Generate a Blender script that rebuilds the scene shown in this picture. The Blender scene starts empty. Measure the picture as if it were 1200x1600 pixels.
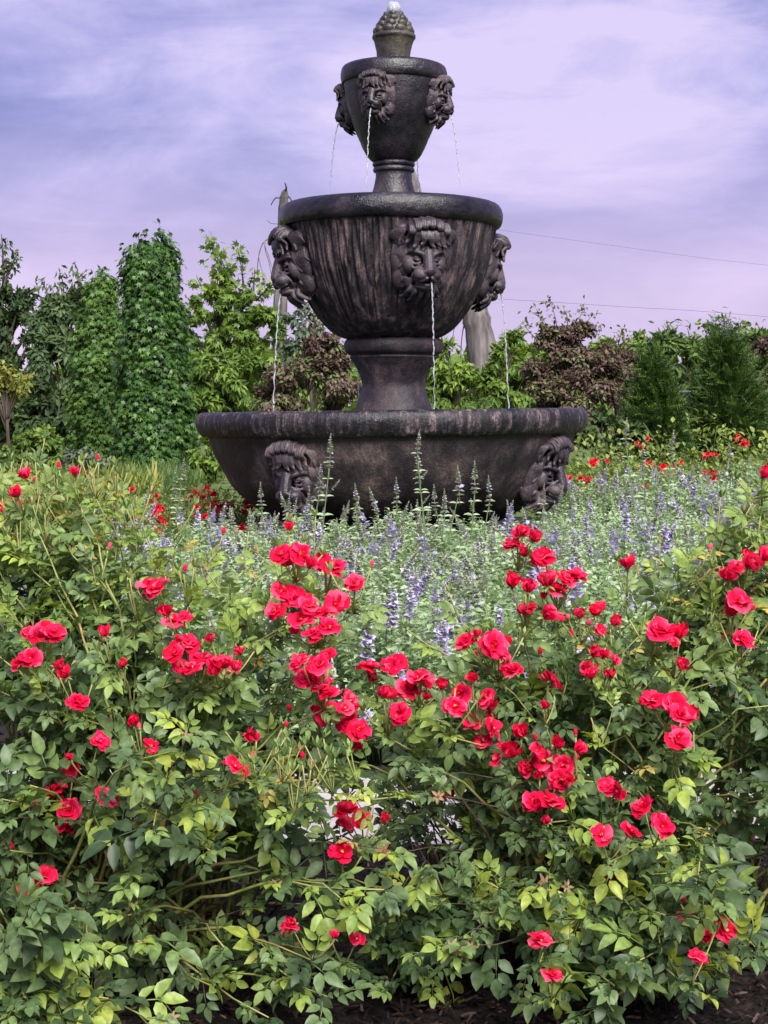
import bpy, bmesh, math, random
import numpy as np
from mathutils import Vector, Matrix, noise

random.seed(7)
RNG = np.random.default_rng(11)
S = bpy.context.scene
COL = S.collection
R = math.radians

# ------------------------------------------------------------------ camera
F = 2500.0            # focal length in photo pixels (photo 1200 x 1600)
HOR = 645.0           # photo row of the horizon
CAM = Vector((0, 0, 1.0))
PITCH = math.atan((800 - HOR) / F)
cam = bpy.data.cameras.new('camera')
cam.sensor_fit = 'VERTICAL'; cam.sensor_height = 24.0; cam.lens = 24.0 * F / 1600
cam.clip_start = 0.05; cam.clip_end = 3000
camo = bpy.data.objects.new('camera', cam); COL.objects.link(camo)
camo.location = CAM; camo.rotation_euler = (math.pi / 2 - PITCH, 0, 0)
S.camera = camo

# ------------------------------------------------------------------ world, sun, exposure
SUN_EL, SUN_AZ = R(43), R(163)     # high, from behind the camera, a little to the right
w = bpy.data.worlds.new('World'); S.world = w; w.use_nodes = True
nt = w.node_tree; nt.nodes.clear()
def N(t, **k):
    n = nt.nodes.new(t)
    for a, b in k.items(): setattr(n, a, b)
    return n
out = N('ShaderNodeOutputWorld'); bg = N('ShaderNodeBackground'); bg.inputs['Strength'].default_value = 0.05
sky = N('ShaderNodeTexSky', sky_type='NISHITA', sun_disc=False, sun_elevation=SUN_EL, sun_rotation=SUN_AZ)
tc = N('ShaderNodeTexCoord')
mp = N('ShaderNodeMapping'); mp.inputs['Scale'].default_value = (1.25, 1.25, 3.0); mp.inputs['Rotation'].default_value = (0, R(-6), 0)
n1 = N('ShaderNodeTexNoise'); n1.inputs['Scale'].default_value = 2.4; n1.inputs['Detail'].default_value = 7; n1.inputs['Roughness'].default_value = .56; n1.inputs['Distortion'].default_value = .5
n2 = N('ShaderNodeTexNoise'); n2.inputs['Scale'].default_value = 1.6; n2.inputs['Detail'].default_value = 3
mp2 = N('ShaderNodeMapping'); mp2.inputs['Scale'].default_value = (1.0, 1.0, 6.0); mp2.inputs['Location'].default_value = (3.1, 1.7, .4)
ramp = N('ShaderNodeValToRGB')
e = ramp.color_ramp.elements
e[0].position = .38; e[0].color = (.205, .215, .52, 1)
e[1].position = .61; e[1].color = (.72, .62, .92, 1)
e.new(.45).color = (.30, .30, .64, 1); e.new(.505).color = (.43, .40, .75, 1); e.new(.55).color = (.56, .50, .84, 1)
n3 = N('ShaderNodeTexNoise'); n3.inputs['Scale'].default_value = 7.5; n3.inputs['Detail'].default_value = 8; n3.inputs['Roughness'].default_value = .62; n3.inputs['Distortion'].default_value = .6
mp3 = N('ShaderNodeMapping'); mp3.inputs['Scale'].default_value = (1.0, 1.0, 3.4); mp3.inputs['Rotation'].default_value = (0, R(-10), 0); mp3.inputs['Location'].default_value = (.7, 2.3, .2)
nmx = N('ShaderNodeMix', data_type='FLOAT'); nmx.inputs['Factor'].default_value = .27
sep = N('ShaderNodeSeparateXYZ')
hz = N('ShaderNodeMapRange'); hz.inputs['From Min'].default_value = .0; hz.inputs['From Max'].default_value = .19; hz.inputs['To Min'].default_value = 1.75; hz.inputs['To Max'].default_value = 0
hmul = N('ShaderNodeMath', operation='MULTIPLY')
pink = N('ShaderNodeMix', data_type='RGBA'); pink.inputs['B'].default_value = (.80, .60, .86, 1)
mxk = N('ShaderNodeVectorMath', operation='SCALE'); mxk.inputs['Scale'].default_value = 3.6
mx = N('ShaderNodeMix', data_type='RGBA'); mx.inputs['Factor'].default_value = .95
L = nt.links.new
L(tc.outputs['Generated'], mp.inputs['Vector']); L(mp.outputs[0], n1.inputs['Vector'])
L(tc.outputs['Generated'], mp2.inputs['Vector']); L(mp2.outputs[0], n2.inputs['Vector'])
L(tc.outputs['Generated'], mp3.inputs['Vector']); L(mp3.outputs[0], n3.inputs['Vector'])
L(n1.outputs['Fac'], nmx.inputs['A']); L(n3.outputs['Fac'], nmx.inputs['B']); L(nmx.outputs['Result'], ramp.inputs['Fac'])
L(tc.outputs['Generated'], sep.inputs[0]); L(sep.outputs['Z'], hz.inputs['Value'])
L(hz.outputs[0], hmul.inputs[0]); L(n2.outputs['Fac'], hmul.inputs[1])
L(hmul.outputs[0], pink.inputs['Factor']); L(ramp.outputs['Color'], pink.inputs['A'])
L(pink.outputs['Result'], mxk.inputs[0])
L(sky.outputs[0], mx.inputs['A']); L(mxk.outputs[0], mx.inputs['B'])
L(mx.outputs['Result'], bg.inputs['Color']); L(bg.outputs[0], out.inputs['Surface'])

sl = bpy.data.lights.new('sun', 'SUN'); sl.energy = 1.5; sl.angle = R(35); sl.color = (1, .97, .92)
so = bpy.data.objects.new('sun', sl); COL.objects.link(so)
sd = Vector((math.sin(SUN_AZ) * math.cos(SUN_EL), math.cos(SUN_AZ) * math.cos(SUN_EL), math.sin(SUN_EL)))
so.rotation_euler = sd.to_track_quat('Z', 'Y').to_euler(); so.location = (0, 0, 30)

S.view_settings.view_transform = 'Standard'; S.view_settings.look = 'None'
S.view_settings.exposure = 2.5; S.view_settings.gamma = 1
S.render.engine = 'CYCLES'
S.cycles.max_bounces = 6; S.cycles.diffuse_bounces = 3; S.cycles.glossy_bounces = 2
S.cycles.transmission_bounces = 5; S.cycles.transparent_max_bounces = 6
S.cycles.caustics_reflective = False; S.cycles.caustics_refractive = False
S.cycles.use_denoising = True

# ------------------------------------------------------------------ helpers
def at(px, py, Y):
    """World point seen at photo pixel (px, py) at distance Y along +Y."""
    u, v = (px - 600) / F, (800 - py) / F
    c, s = math.cos(PITCH), math.sin(PITCH)
    d = Vector((u, c + v * s, -s + v * c))
    return CAM + d * (Y / d.y)

def tag(o, label, cat, group=None, kind=None):
    if label: o['label'] = label
    if cat: o['category'] = cat
    if group: o['group'] = group
    if kind: o['kind'] = kind
    return o

def empty(name, loc, label, cat, group=None):
    o = bpy.data.objects.new(name, None); o.empty_display_size = .1
    COL.objects.link(o); o.location = loc
    return tag(o, label, cat, group)

def link(name, me, parent=None, M=None):
    o = bpy.data.objects.new(name, me); COL.objects.link(o)
    if parent: o.parent = parent
    if M is not None: o.matrix_basis = M
    return o

class Acc:
    """Collects triangles (with a per-vertex tone and a material index) and links them as ONE mesh."""
    def __init__(s): s.v, s.f, s.t, s.m, s.n = [], [], [], [], 0
    def add(s, V, T, tone=0.0, mat=0):
        V = np.asarray(V, float).reshape(-1, 3); T = np.asarray(T, int).reshape(-1, 3)
        s.v.append(V); s.f.append(T + s.n)
        s.t.append(np.broadcast_to(np.asarray(tone, float), (len(V),)).copy())
        s.m.append(np.full(len(T), mat, int)); s.n += len(V)
    def mesh(s, name, mats, smooth=False):
        me = bpy.data.meshes.new(name)
        V = np.concatenate(s.v); T = np.concatenate(s.f); t = np.concatenate(s.t); m = np.concatenate(s.m)
        me.vertices.add(len(V)); me.vertices.foreach_set('co', V.ravel())
        me.loops.add(T.size); me.loops.foreach_set('vertex_index', T.ravel().astype(np.int32))
        me.polygons.add(len(T)); me.polygons.foreach_set('loop_start', np.arange(0, T.size, 3, dtype=np.int32))
        me.polygons.foreach_set('loop_total', np.full(len(T), 3, np.int32))
        me.polygons.foreach_set('material_index', m.astype(np.int32))
        if smooth: me.polygons.foreach_set('use_smooth', np.ones(len(T), bool))
        a = me.attributes.new('tone', 'FLOAT', 'POINT'); a.data.foreach_set('value', t.astype(np.float32))
        for x in (mats if isinstance(mats, (list, tuple)) else [mats]): me.materials.append(x)
        me.update(calc_edges=True)
        return me
    def build(s, name, mats, parent=None, smooth=False, M=None):
        return link(name, s.mesh(name, mats, smooth), parent, M)

def nrm(a): return a / np.maximum(np.linalg.norm(a, axis=-1, keepdims=True), 1e-9)
def frames(axis, normal):
    x = nrm(axis); z = nrm(normal - (normal * x).sum(-1, keepdims=True) * x); y = np.cross(z, x)
    return np.stack([x, y, z], -1)
def scatter(acc, tpl, P, axis, normal, scale, tone, mat=0):
    V, T = tpl; n = len(P)
    if n == 0: return
    M = frames(axis, normal) * np.asarray(scale, float).reshape(-1, 1, 1)
    W = np.einsum('nij,kj->nki', M, V) + P[:, None, :]
    TT = (T[None] + (np.arange(n) * len(V))[:, None, None]).reshape(-1, 3)
    acc.add(W.reshape(-1, 3), TT, np.repeat(np.broadcast_to(tone, (n,)), len(V)), mat)

def tube(acc, pts, rad, sides=5, tone=0.0, mat=0):
    pts = np.asarray(pts, float); n = len(pts)
    rad = np.broadcast_to(np.asarray(rad, float), (n,))
    d = nrm(np.gradient(pts, axis=0))
    ref = np.array([0, 0, 1.0]) if abs(d[0][2]) < .9 else np.array([1.0, 0, 0])
    a = nrm(np.cross(d, ref)); b = np.cross(d, a)
    th = np.linspace(0, 2 * np.pi, sides, endpoint=False)
    V = pts[:, None] + rad[:, None, None] * (np.cos(th)[None, :, None] * a[:, None] + np.sin(th)[None, :, None] * b[:, None])
    T = []
    for i in range(n - 1):
        for j in range(sides):
            p, q = i * sides + j, i * sides + (j + 1) % sides
            T += [(p, q, q + sides), (p, q + sides, p + sides)]
    V = np.concatenate([V.reshape(-1, 3), pts[:1], pts[-1:]])
    c0, c1 = n * sides, n * sides + 1
    for j in range(sides):
        T += [(c0, (j + 1) % sides, j), (c1, (n - 1) * sides + j, (n - 1) * sides + (j + 1) % sides)]
    acc.add(V, T, tone, mat)

def bez(a, b, c, n=8):
    t = np.linspace(0, 1, n)[:, None]
    a, b, c = (np.asarray(x, float) for x in (a, b, c))
    return (1 - t) ** 2 * a + 2 * t * (1 - t) * b + t ** 2 * c

def unit_rand(n, up=0.0):
    v = RNG.normal(size=(n, 3)); v[:, 2] += up
    return nrm(v)

# ------------------------------------------------------------------ materials
def mat_base(name):
    m = bpy.data.materials.new(name); m.use_nodes = True
    t = m.node_tree; t.nodes.clear()
    o = t.nodes.new('ShaderNodeOutputMaterial')
    return m, t, o
def ramp_of(t, stops):
    r = t.nodes.new('ShaderNodeValToRGB'); el = r.color_ramp.elements
    el[0].position, el[0].color = stops[0][0], (*stops[0][1], 1)
    el[1].position, el[1].color = stops[-1][0], (*stops[-1][1], 1)
    for p, c in stops[1:-1]: el.new(p).color = (*c, 1)
    return r

def leaf_mat(name, stops, src='attr', rough=.5, transl=.3, spec=.3, tint=(1.25, 1.3, .6), vein=0.0):
    m, t, o = mat_base(name); n = t.nodes.new; l = t.links.new
    if src == 'attr':
        a = n('ShaderNodeAttribute'); a.attribute_name = 'tone'; fac = a.outputs['Fac']
    else:
        oi = n('ShaderNodeObjectInfo'); a = n('ShaderNodeAttribute'); a.attribute_name = 'tone'
        ad = n('ShaderNodeMath'); ad.operation = 'ADD'; l(oi.outputs['Random'], ad.inputs[0]); l(a.outputs['Fac'], ad.inputs[1]); fac = ad.outputs[0]
    r = ramp_of(t, stops); l(fac, r.inputs['Fac'])
    g = n('ShaderNodeNewGeometry')
    nz = n('ShaderNodeTexNoise'); nz.inputs['Scale'].default_value = 90; nz.inputs['Detail'].default_value = 3
    l(g.outputs['Position'], nz.inputs['Vector'])
    mr = n('ShaderNodeMapRange'); mr.inputs['From Min'].default_value = .3; mr.inputs['From Max'].default_value = .7; mr.inputs['To Min'].default_value = .68; mr.inputs['To Max'].default_value = 1.3
    l(nz.outputs['Fac'], mr.inputs['Value'])
    sc = n('ShaderNodeVectorMath'); sc.operation = 'SCALE'; l(r.outputs['Color'], sc.inputs[0]); l(mr.outputs[0], sc.inputs['Scale'])
    p = n('ShaderNodeBsdfPrincipled'); p.inputs['Roughness'].default_value = rough; p.inputs['Specular IOR Level'].default_value = spec
    l(sc.outputs[0], p.inputs['Base Color'])
    tr = n('ShaderNodeBsdfTranslucent'); tm = n('ShaderNodeVectorMath'); tm.operation = 'MULTIPLY'; tm.inputs[1].default_value = tint
    l(sc.outputs[0], tm.inputs[0]); l(tm.outputs[0], tr.inputs['Color'])
    mix = n('ShaderNodeMixShader'); mix.inputs['Fac'].default_value = transl
    l(p.outputs[0], mix.inputs[1]); l(tr.outputs[0], mix.inputs[2]); l(mix.outputs[0], o.inputs['Surface'])
    return m

def simple_mat(name, stops, scale=8, rough=.7, bump=.3, bscale=40, spec=.3, stretch=(1, 1, 1), detail=6):
    m, t, o = mat_base(name); n = t.nodes.new; l = t.links.new
    g = n('ShaderNodeNewGeometry'); mp = n('ShaderNodeMapping'); mp.inputs['Scale'].default_value = stretch
    l(g.outputs['Position'], mp.inputs['Vector'])
    a = n('ShaderNodeTexNoise'); a.inputs['Scale'].default_value = scale; a.inputs['Detail'].default_value = detail; l(mp.outputs[0], a.inputs['Vector'])
    r = ramp_of(t, stops); l(a.outputs['Fac'], r.inputs['Fac'])
    b = n('ShaderNodeTexNoise'); b.inputs['Scale'].default_value = bscale; b.inputs['Detail'].default_value = 5; l(mp.outputs[0], b.inputs['Vector'])
    bp = n('ShaderNodeBump'); bp.inputs['Strength'].default_value = bump; bp.inputs['Distance'].default_value = .02; l(b.outputs['Fac'], bp.inputs['Height'])
    p = n('ShaderNodeBsdfPrincipled'); p.inputs['Roughness'].default_value = rough; p.inputs['Specular IOR Level'].default_value = spec
    l(r.outputs['Color'], p.inputs['Base Color']); l(bp.outputs[0], p.inputs['Normal']); l(p.outputs[0], o.inputs['Surface'])
    return m

def stone_mat(name, cols, streak=0.0, wet=.4, streak_scale=26):
    """Dark stained cast stone: blotches, vertical mineral runs, pits, uneven wetness."""
    m, t, o = mat_base(name); n = t.nodes.new; l = t.links.new
    g = n('ShaderNodeNewGeometry')
    def nz(scale, det, stretch):
        mp = n('ShaderNodeMapping'); mp.inputs['Scale'].default_value = stretch; l(g.outputs['Position'], mp.inputs['Vector'])
        q = n('ShaderNodeTexNoise'); q.inputs['Scale'].default_value = scale; q.inputs['Detail'].default_value = det; q.inputs['Roughness'].default_value = .62
        l(mp.outputs[0], q.inputs['Vector']); return q.outputs['Fac']
    blot, run, fine = nz(4.5, 6, (1, 1, 1)), nz(streak_scale, 4, (1, 1, .07)), nz(85, 4, (1, 1, 1))
    mixf = n('ShaderNodeMix'); mixf.data_type = 'FLOAT'; mixf.inputs['Factor'].default_value = streak
    l(blot, mixf.inputs['A']); l(run, mixf.inputs['B'])
    ad = n('ShaderNodeMath'); ad.operation = 'MULTIPLY_ADD'; ad.inputs[1].default_value = .30; l(fine, ad.inputs[0]); l(mixf.outputs[0], ad.inputs[2])
    sb = n('ShaderNodeMath'); sb.operation = 'SUBTRACT'; sb.inputs[1].default_value = .15; l(ad.outputs[0], sb.inputs[0])
    r = ramp_of(t, [(.36, cols[0]), (.47, cols[1]), (.56, cols[2]), (.68, cols[3])]); l(sb.outputs[0], r.inputs['Fac'])
    p = n('ShaderNodeBsdfPrincipled'); l(r.outputs['Color'], p.inputs['Base Color'])
    rr = n('ShaderNodeMapRange'); rr.inputs['From Min'].default_value = .35; rr.inputs['From Max'].default_value = .65
    rr.inputs['To Min'].default_value = wet; rr.inputs['To Max'].default_value = wet + .32; l(blot, rr.inputs['Value']); l(rr.outputs[0], p.inputs['Roughness'])
    hs = n('ShaderNodeMath'); hs.operation = 'MULTIPLY_ADD'; hs.inputs[1].default_value = .6; l(fine, hs.inputs[0]); l(run if streak > .3 else blot, hs.inputs[2])
    bp = n('ShaderNodeBump'); bp.inputs['Strength'].default_value = .55; bp.inputs['Distance'].default_value = .012; l(hs.outputs[0], bp.inputs['Height'])
    l(bp.outputs[0], p.inputs['Normal']); p.inputs['Specular IOR Level'].default_value = .5
    l(p.outputs[0], o.inputs['Surface'])
    return m

M_STONE = stone_mat('dark_stone', [(.004, .0025, .005), (.014, .009, .013), (.042, .028, .030), (.13, .092, .080)], .25, .50)
M_STONE_RUN = stone_mat('dark_stone_runs', [(.0015, .001, .0025), (.007, .0045, .007), (.052, .034, .040), (.15, .105, .102)], .8, .50, 20)
M_STONE_WET = stone_mat('wet_stone', [(.002, .0015, .005), (.005, .004, .008), (.015, .010, .017), (.050, .034, .040)], .2, .24)
M_STONE_RIM = stone_mat('rim_stone', [(.001, .001, .002), (.004, .003, .006), (.036, .025, .030), (.20, .15, .145)], .66, .42, 34)
M_LION = stone_mat('lion_stone', [(.013, .009, .014), (.027, .018, .025), (.054, .038, .045), (.11, .080, .080)], .1, .34)
M_FINIAL = stone_mat('finial_stone', [(.015, .013, .013), (.030, .026, .022), (.058, .050, .036), (.10, .085, .060)], .2, .3)

def water_mat():
    m, t, o = mat_base('falling_water'); n = t.nodes.new; l = t.links.new
    gl = n('ShaderNodeBsdfPrincipled'); gl.inputs['Base Color'].default_value = (.95, .97, 1, 1); gl.inputs['Transmission Weight'].default_value = 1; gl.inputs['Roughness'].default_value = .06; gl.inputs['IOR'].default_value = 1.33
    df = n('ShaderNodeBsdfTranslucent'); df.inputs['Color'].default_value = (.9, .92, .98, 1)
    d2 = n('ShaderNodeBsdfDiffuse'); d2.inputs['Color'].default_value = (.9, .92, .98, 1)
    a = n('ShaderNodeMixShader'); a.inputs['Fac'].default_value = .5; l(df.outputs[0], a.inputs[1]); l(d2.outputs[0], a.inputs[2])
    b = n('ShaderNodeMixShader'); b.inputs['Fac'].default_value = .52; l(gl.outputs[0], b.inputs[1]); l(a.outputs[0], b.inputs[2]); l(b.outputs[0], o.inputs['Surface'])
    return m
M_JET = water_mat()
def pool_mat():
    m, t, o = mat_base('pool_water'); n = t.nodes.new; l = t.links.new
    p = n('ShaderNodeBsdfPrincipled'); p.inputs['Base Color'].default_value = (.02, .025, .03, 1); p.inputs['Roughness'].default_value = .05; p.inputs['IOR'].default_value = 1.33
    g = n('ShaderNodeNewGeometry'); z = n('ShaderNodeTexNoise'); z.inputs['Scale'].default_value = 14; l(g.outputs['Position'], z.inputs['Vector'])
    b = n('ShaderNodeBump'); b.inputs['Strength'].default_value = .25; b.inputs['Distance'].default_value = .02; l(z.outputs['Fac'], b.inputs['Height']); l(b.outputs[0], p.inputs['Normal'])
    l(p.outputs[0], o.inputs['Surface']); return m
M_POOL = pool_mat()

MATURE = [(0, (.032, .060, .024)), (.25, (.072, .122, .046)), (.5, (.135, .205, .080)), (.72, (.20, .29, .080)), (.90, (.27, .36, .065)), (1, (.36, .41, .065))]
M_ROSELEAF_O = leaf_mat('rose_leaf', MATURE, 'obj', .45, .36, .4)
M_ROSELEAF = leaf_mat('rose_foliage', MATURE, 'attr', .45, .36, .4)
M_CANE = simple_mat('cane', [(.3, (.15, .19, .045)), (.5, (.26, .28, .09)), (.7, (.32, .22, .09))], 14, .55, .2)
M_OLDCANE = simple_mat('old_cane', [(.3, (.03, .022, .018)), (.5, (.06, .045, .03)), (.75, (.13, .10, .06))], 20, .75, .4)
M_BUD = leaf_mat('bud', [(0, (.10, .17, .05)), (.6, (.17, .26, .07)), (1, (.26, .22, .09))], 'obj', .5, .15)
M_SPENT = leaf_mat('spent', [(0, (.34, .27, .14)), (.5, (.30, .22, .12)), (1, (.15, .08, .045))], 'obj', .7, .2, .1, (1.1, 1, .8))
M_SPENTLEAF = leaf_mat('withered_leaf', [(0, (.22, .12, .04)), (.4, (.36, .26, .07)), (1, (.40, .36, .10))], 'attr', .7, .25, .15, (1.1, 1, .7))
M_PETAL = leaf_mat('red_petal', [(0, (.58, .003, .030)), (.4, (.76, .006, .060)), (.75, (.83, .018, .095)), (1, (.86, .085, .17))], 'obj', .6, .34, .10, (1.1, .8, 1.1))
M_PETAL_FAR = leaf_mat('far_petal', [(0, (.62, .004, .03)), (.6, (.78, .012, .055)), (1, (.84, .10, .12))], 'attr', .55, .3, .12, (1.15, .8, .9))
M_STAMEN = simple_mat('stamen', [(.3, (.55, .30, .06)), (.7, (.75, .55, .18))], 300, .7, .2)
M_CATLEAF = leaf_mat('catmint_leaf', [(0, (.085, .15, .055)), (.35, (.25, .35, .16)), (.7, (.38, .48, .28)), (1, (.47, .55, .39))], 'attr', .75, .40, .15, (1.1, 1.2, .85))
M_CATSPIKE = leaf_mat('catmint_spike', [(0, (.26, .32, .20)), (.35, (.42, .45, .33)), (.5, (.50, .46, .48)), (.56, (.42, .36, .62)), (1, (.62, .54, .84))], 'attr', .7, .25, .2, (1.05, 1.05, .95))
M_BARK = simple_mat('bark', [(.3, (.05, .036, .028)), (.6, (.10, .078, .06)), (.8, (.16, .13, .10))], 12, .9, .6, 60, .2, (1, 1, .25))
M_DEADWOOD = simple_mat('dead_wood', [(.3, (.055, .047, .047)), (.5, (.13, .112, .110)), (.7, (.21, .185, .180))], 9, .9, .6, 50, .2, (1, 1, .15))

# ------------------------------------------------------------------ leaf templates (axis +x, length 1, normal +z)
def blade(width=.6, fold=.18, droop=.2, st=(0, .22, .5, .78, 1), wd=(0, .82, 1, .62, 0)):
    V = [(0, 0, 0)]; T = []
    for s, k in zip(st[1:-1], wd[1:-1]):
        z = -droop * s * s; h = width * .5 * k
        V += [(s, h, z + fold * h), (s, 0, z), (s, -h, z + fold * h)]
    V.append((1, 0, -droop)); n = len(st) - 2
    T += [(0, 2, 1), (0, 3, 2)]
    for i in range(n - 1):
        a = 1 + 3 * i; b = a + 3
        T += [(a, a + 1, b + 1), (a, b + 1, b), (a + 1, a + 2, b + 2), (a + 1, b + 2, b + 1)]
    a = 1 + 3 * (n - 1); e_ = len(V) - 1
    T += [(a, a + 1, e_), (a + 1, a + 2, e_)]
    return np.array(V, float), np.array(T)
SIMPLE = blade(.55, .3, .25, (0, .45, 1), (0, 1, 0))
LEAFLET = blade(.62, .34, .22)
def star_leaf():
    V = [(0.42, 0, 0.05)]; 
    lob = [(-100, .38), (-62, .30), (-48, .75), (-24, .34), (0, .72), (24, .34), (48, .75), (62, .30), (100, .38)]
    for a, r in lob: V.append((.38 + r * math.cos(R(a)), r * math.sin(R(a)), -.18 * (r > .5)))
    T = [(0, i, i + 1) for i in range(1, len(lob))]
    V.append((.1, 0, 0)); k = len(V) - 1
    T += [(0, len(lob), k), (0, k, 1)]
    return np.array(V, float), np.array(T)
STAR = star_leaf()
def frond():
    V, T = [], []
    for i in range(5):
        s = .2 * i; 
        for sg in (-1, 1):
            k = len(V); l_ = .34 * (1 - .13 * i)
            V += [(s, 0, 0), (s + .10, .0, .02), (s + l_ * .8, sg * l_ * .75, -.05)]; T.append((k, k + 1, k + 2))
    k = len(V); V += [(.85, .05, 0), (.85, -.05, 0), (1.1, 0, 0)]; T.append((k, k + 1, k + 2))
    return np.array(V, float), np.array(T)
FROND = frond()

# ================================================================== GROUND
def sheet(name, pts, z, m, label, cat, kind='structure', holes=None):
    bm = bmesh.new(); vs = [bm.verts.new((x, y, z)) for x, y in pts]; bm.faces.new(vs)
    me = bpy.data.meshes.new(name); bm.to_mesh(me); bm.free(); me.materials.append(m)
    o = link(name, me); return tag(o, label, cat, None, kind)
M_LAWN = simple_mat('lawn', [(.3, (.05, .085, .022)), (.5, (.085, .125, .03)), (.7, (.14, .155, .05))], 1.4, .9, .5, 60)
M_SOIL = simple_mat('mulch', [(.3, (.004, .003, .003)), (.5, (.010, .006, .006)), (.68, (.024, .014, .012))], 30, .95, 1.0, 90)
M_PAVE = simple_mat('pale_paving', [(.3, (.30, .275, .26)), (.55, (.42, .385, .37)), (.75, (.50, .46, .44))], 6, .85, .25, 120)
g_pts = [(1500 * math.cos(a), 1500 * math.sin(a)) for a in np.linspace(0, 2 * math.pi, 48, endpoint=False)]
sheet('ground', g_pts, -.012, M_LAWN, 'green grassy ground running out to the trees behind the garden', 'ground')
FC = Vector((at(615, 645, 10).x, 10.0, 0))       # fountain axis
def ring(name, r0, r1, z, m, label, cat, n=96, a0=0, a1=2 * math.pi):
    bm = bmesh.new(); a_ = []
    for i in range(n + 1):
        t = a0 + (a1 - a0) * i / n; a_.append((bm.verts.new((FC.x + r0 * math.cos(t), FC.y + r0 * math.sin(t), z)), bm.verts.new((FC.x + r1 * math.cos(t), FC.y + r1 * math.sin(t), z))))
    for i in range(n):
        p, q = a_[i], a_[i + 1]; bm.faces.new((p[0], p[1], q[1], q[0]))
    me = bpy.data.meshes.new(name); bm.to_mesh(me); bm.free(); me.materials.append(m)
    return tag(link(name, me), label, cat, None, 'structure')
ring('inner_bed', .2, 5.62, -.004, M_SOIL, 'dark mulch bed round the fountain under the catmint', 'ground')
ring('path', 5.62, 6.34, .0, M_PAVE, 'pale paved path seen through the stems of the rose bushes', 'path', 64, R(225), R(315))
ring('outer_bed', 6.34, 9.4, -.004, M_SOIL, 'dark brown mulch bed the front rose bushes grow in', 'ground', 64, R(200), R(340))
# mulch chips
a = Acc(); n = 36000
P = np.stack([RNG.uniform(-2.0, 2.0, n), RNG.uniform(2.2, 3.66, n), RNG.uniform(.0, .018, n)], -1)
chip = (np.array([(0, -.12, 0), (0, .12, 0), (1, .1, .05), (1, -.1, .05), (.5, 0, .18)], float), np.array([(0, 1, 4), (1, 2, 4), (2, 3, 4), (3, 0, 4)]))
ax = unit_rand(n); ax[:, 2] *= .35
scatter(a, chip, P, ax, unit_rand(n, 2.5), RNG.uniform(.006, .026, n), RNG.uniform(0, 1, n))
M_CHIP = leaf_mat('bark_chip', [(0, (.004, .003, .003)), (.6, (.014, .008, .007)), (.93, (.04, .022, .018)), (1, (.12, .08, .06))], 'attr', .85, 0, .2)
tag(a.build('mulch', M_CHIP), 'loose dark brown bark mulch under the front rose bushes', 'mulch', None, 'stuff')

# ================================================================== FOUNTAIN
fountain = empty('fountain', FC, 'tall dark stone three tiered fountain with lion heads spouting water', 'fountain')
def zpx(py): return at(615, py, 10).z
PX = 10 / F

def catmull(pts, sub=5):
    out_ = []
    P = [np.array(p[:2], float) for p in pts]; sharp = [len(p) > 2 for p in pts]
    for i in range(len(P) - 1):
        p1, p2 = P[i], P[i + 1]
        p0 = P[i - 1] if i > 0 and not sharp[i] else p1
        p3 = P[i + 2] if i + 2 < len(P) and not sharp[i + 1] else p2
        for k in range(sub):
            t = k / sub
            out_.append(.5 * ((2 * p1) + (-p0 + p2) * t + (2 * p0 - 5 * p1 + 4 * p2 - p3) * t * t + (-p0 + 3 * p1 - 3 * p2 + p3) * t ** 3))
    out_.append(P[-1]); return np.array(out_)

def lathe(name, prof, m, seg=160, amp=0.0, ribs=0.0, sub=5, parent=fountain, lump=0.0, ribrange=None):
    """prof: (radius px, row px[, sharp]) from the photo's outline at the fountain's distance, bottom to top or top to bottom."""
    q = catmull(prof, sub); rr = q[:, 0] * PX; zz = np.array([zpx(y) for y in q[:, 1]])
    n = len(rr); V = np.zeros((n, seg, 3)); th = np.linspace(0, 2 * np.pi, seg, endpoint=False)
    for i in range(n):
        for j in range(seg):
            r_ = rr[i]
            if r_ > .02 and (amp or ribs or lump):
                c, s = math.cos(th[j]), math.sin(th[j])
                p = Vector((c * r_, s * r_, zz[i]))
                if lump: r_ += lump * noise.noise(p * 5)
                if amp: r_ += amp * noise.noise(p * 34) + amp * .6 * noise.noise(p * 75)
                if ribs and ribrange[0] < q[i, 1] < ribrange[1]:
                    k = noise.noise(Vector((c * 17, s * 17, zz[i] * 1.7))) + .6 * noise.noise(Vector((c * 36, s * 36, zz[i] * 2.6 + 9)))
                    e_ = min(1, (q[i, 1] - ribrange[0]) / 14, (ribrange[1] - q[i, 1]) / 50)
                    r_ -= ribs * (1 - min(1, abs(k) * 4.2)) ** .8 * max(0, e_)
            V[i, j] = (r_ * math.cos(th[j]), r_ * math.sin(th[j]), zz[i])
    T = []
    I = np.arange(n * seg).reshape(n, seg); Jn = np.roll(I, -1, 1)
    A, B, C_, D = I[:-1], Jn[:-1], Jn[1:], I[1:]
    T = np.concatenate([np.stack([A, B, C_], -1).reshape(-1, 3), np.stack([A, C_, D], -1).reshape(-1, 3)])
    a = Acc(); a.add(V.reshape(-1, 3), T)
    return a.build(name, m, parent, True)

# --- lower basin (rim is a part of its own look: dripping, worn)
basin = lathe('lower_basin', [(150, 905), (150, 822, 1), (158, 818), (190, 803), (220, 784), (247, 758), (264, 730), (277, 702), (284, 680, 1), (284, 668)], M_STONE, 220, .0028, lump=.006)
rim = lathe('rim', [(284, 679), (293, 678), (300, 671), (304, 658), (302, 647), (296, 642), (288, 641), (276, 644), (272, 655), (268, 690), (150, 720), (2, 722)], M_STONE_RIM, 260, .0032, parent=basin)
w0 = lathe('water', [(272, 656, 1), (2, 656)], M_POOL, 64, parent=fountain)
basin.rotation_euler = (0, R(-.75), 0); w0.rotation_euler = (0, 0, 0)
basin.location = (0, 0, zpx(660) * 0)
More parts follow.
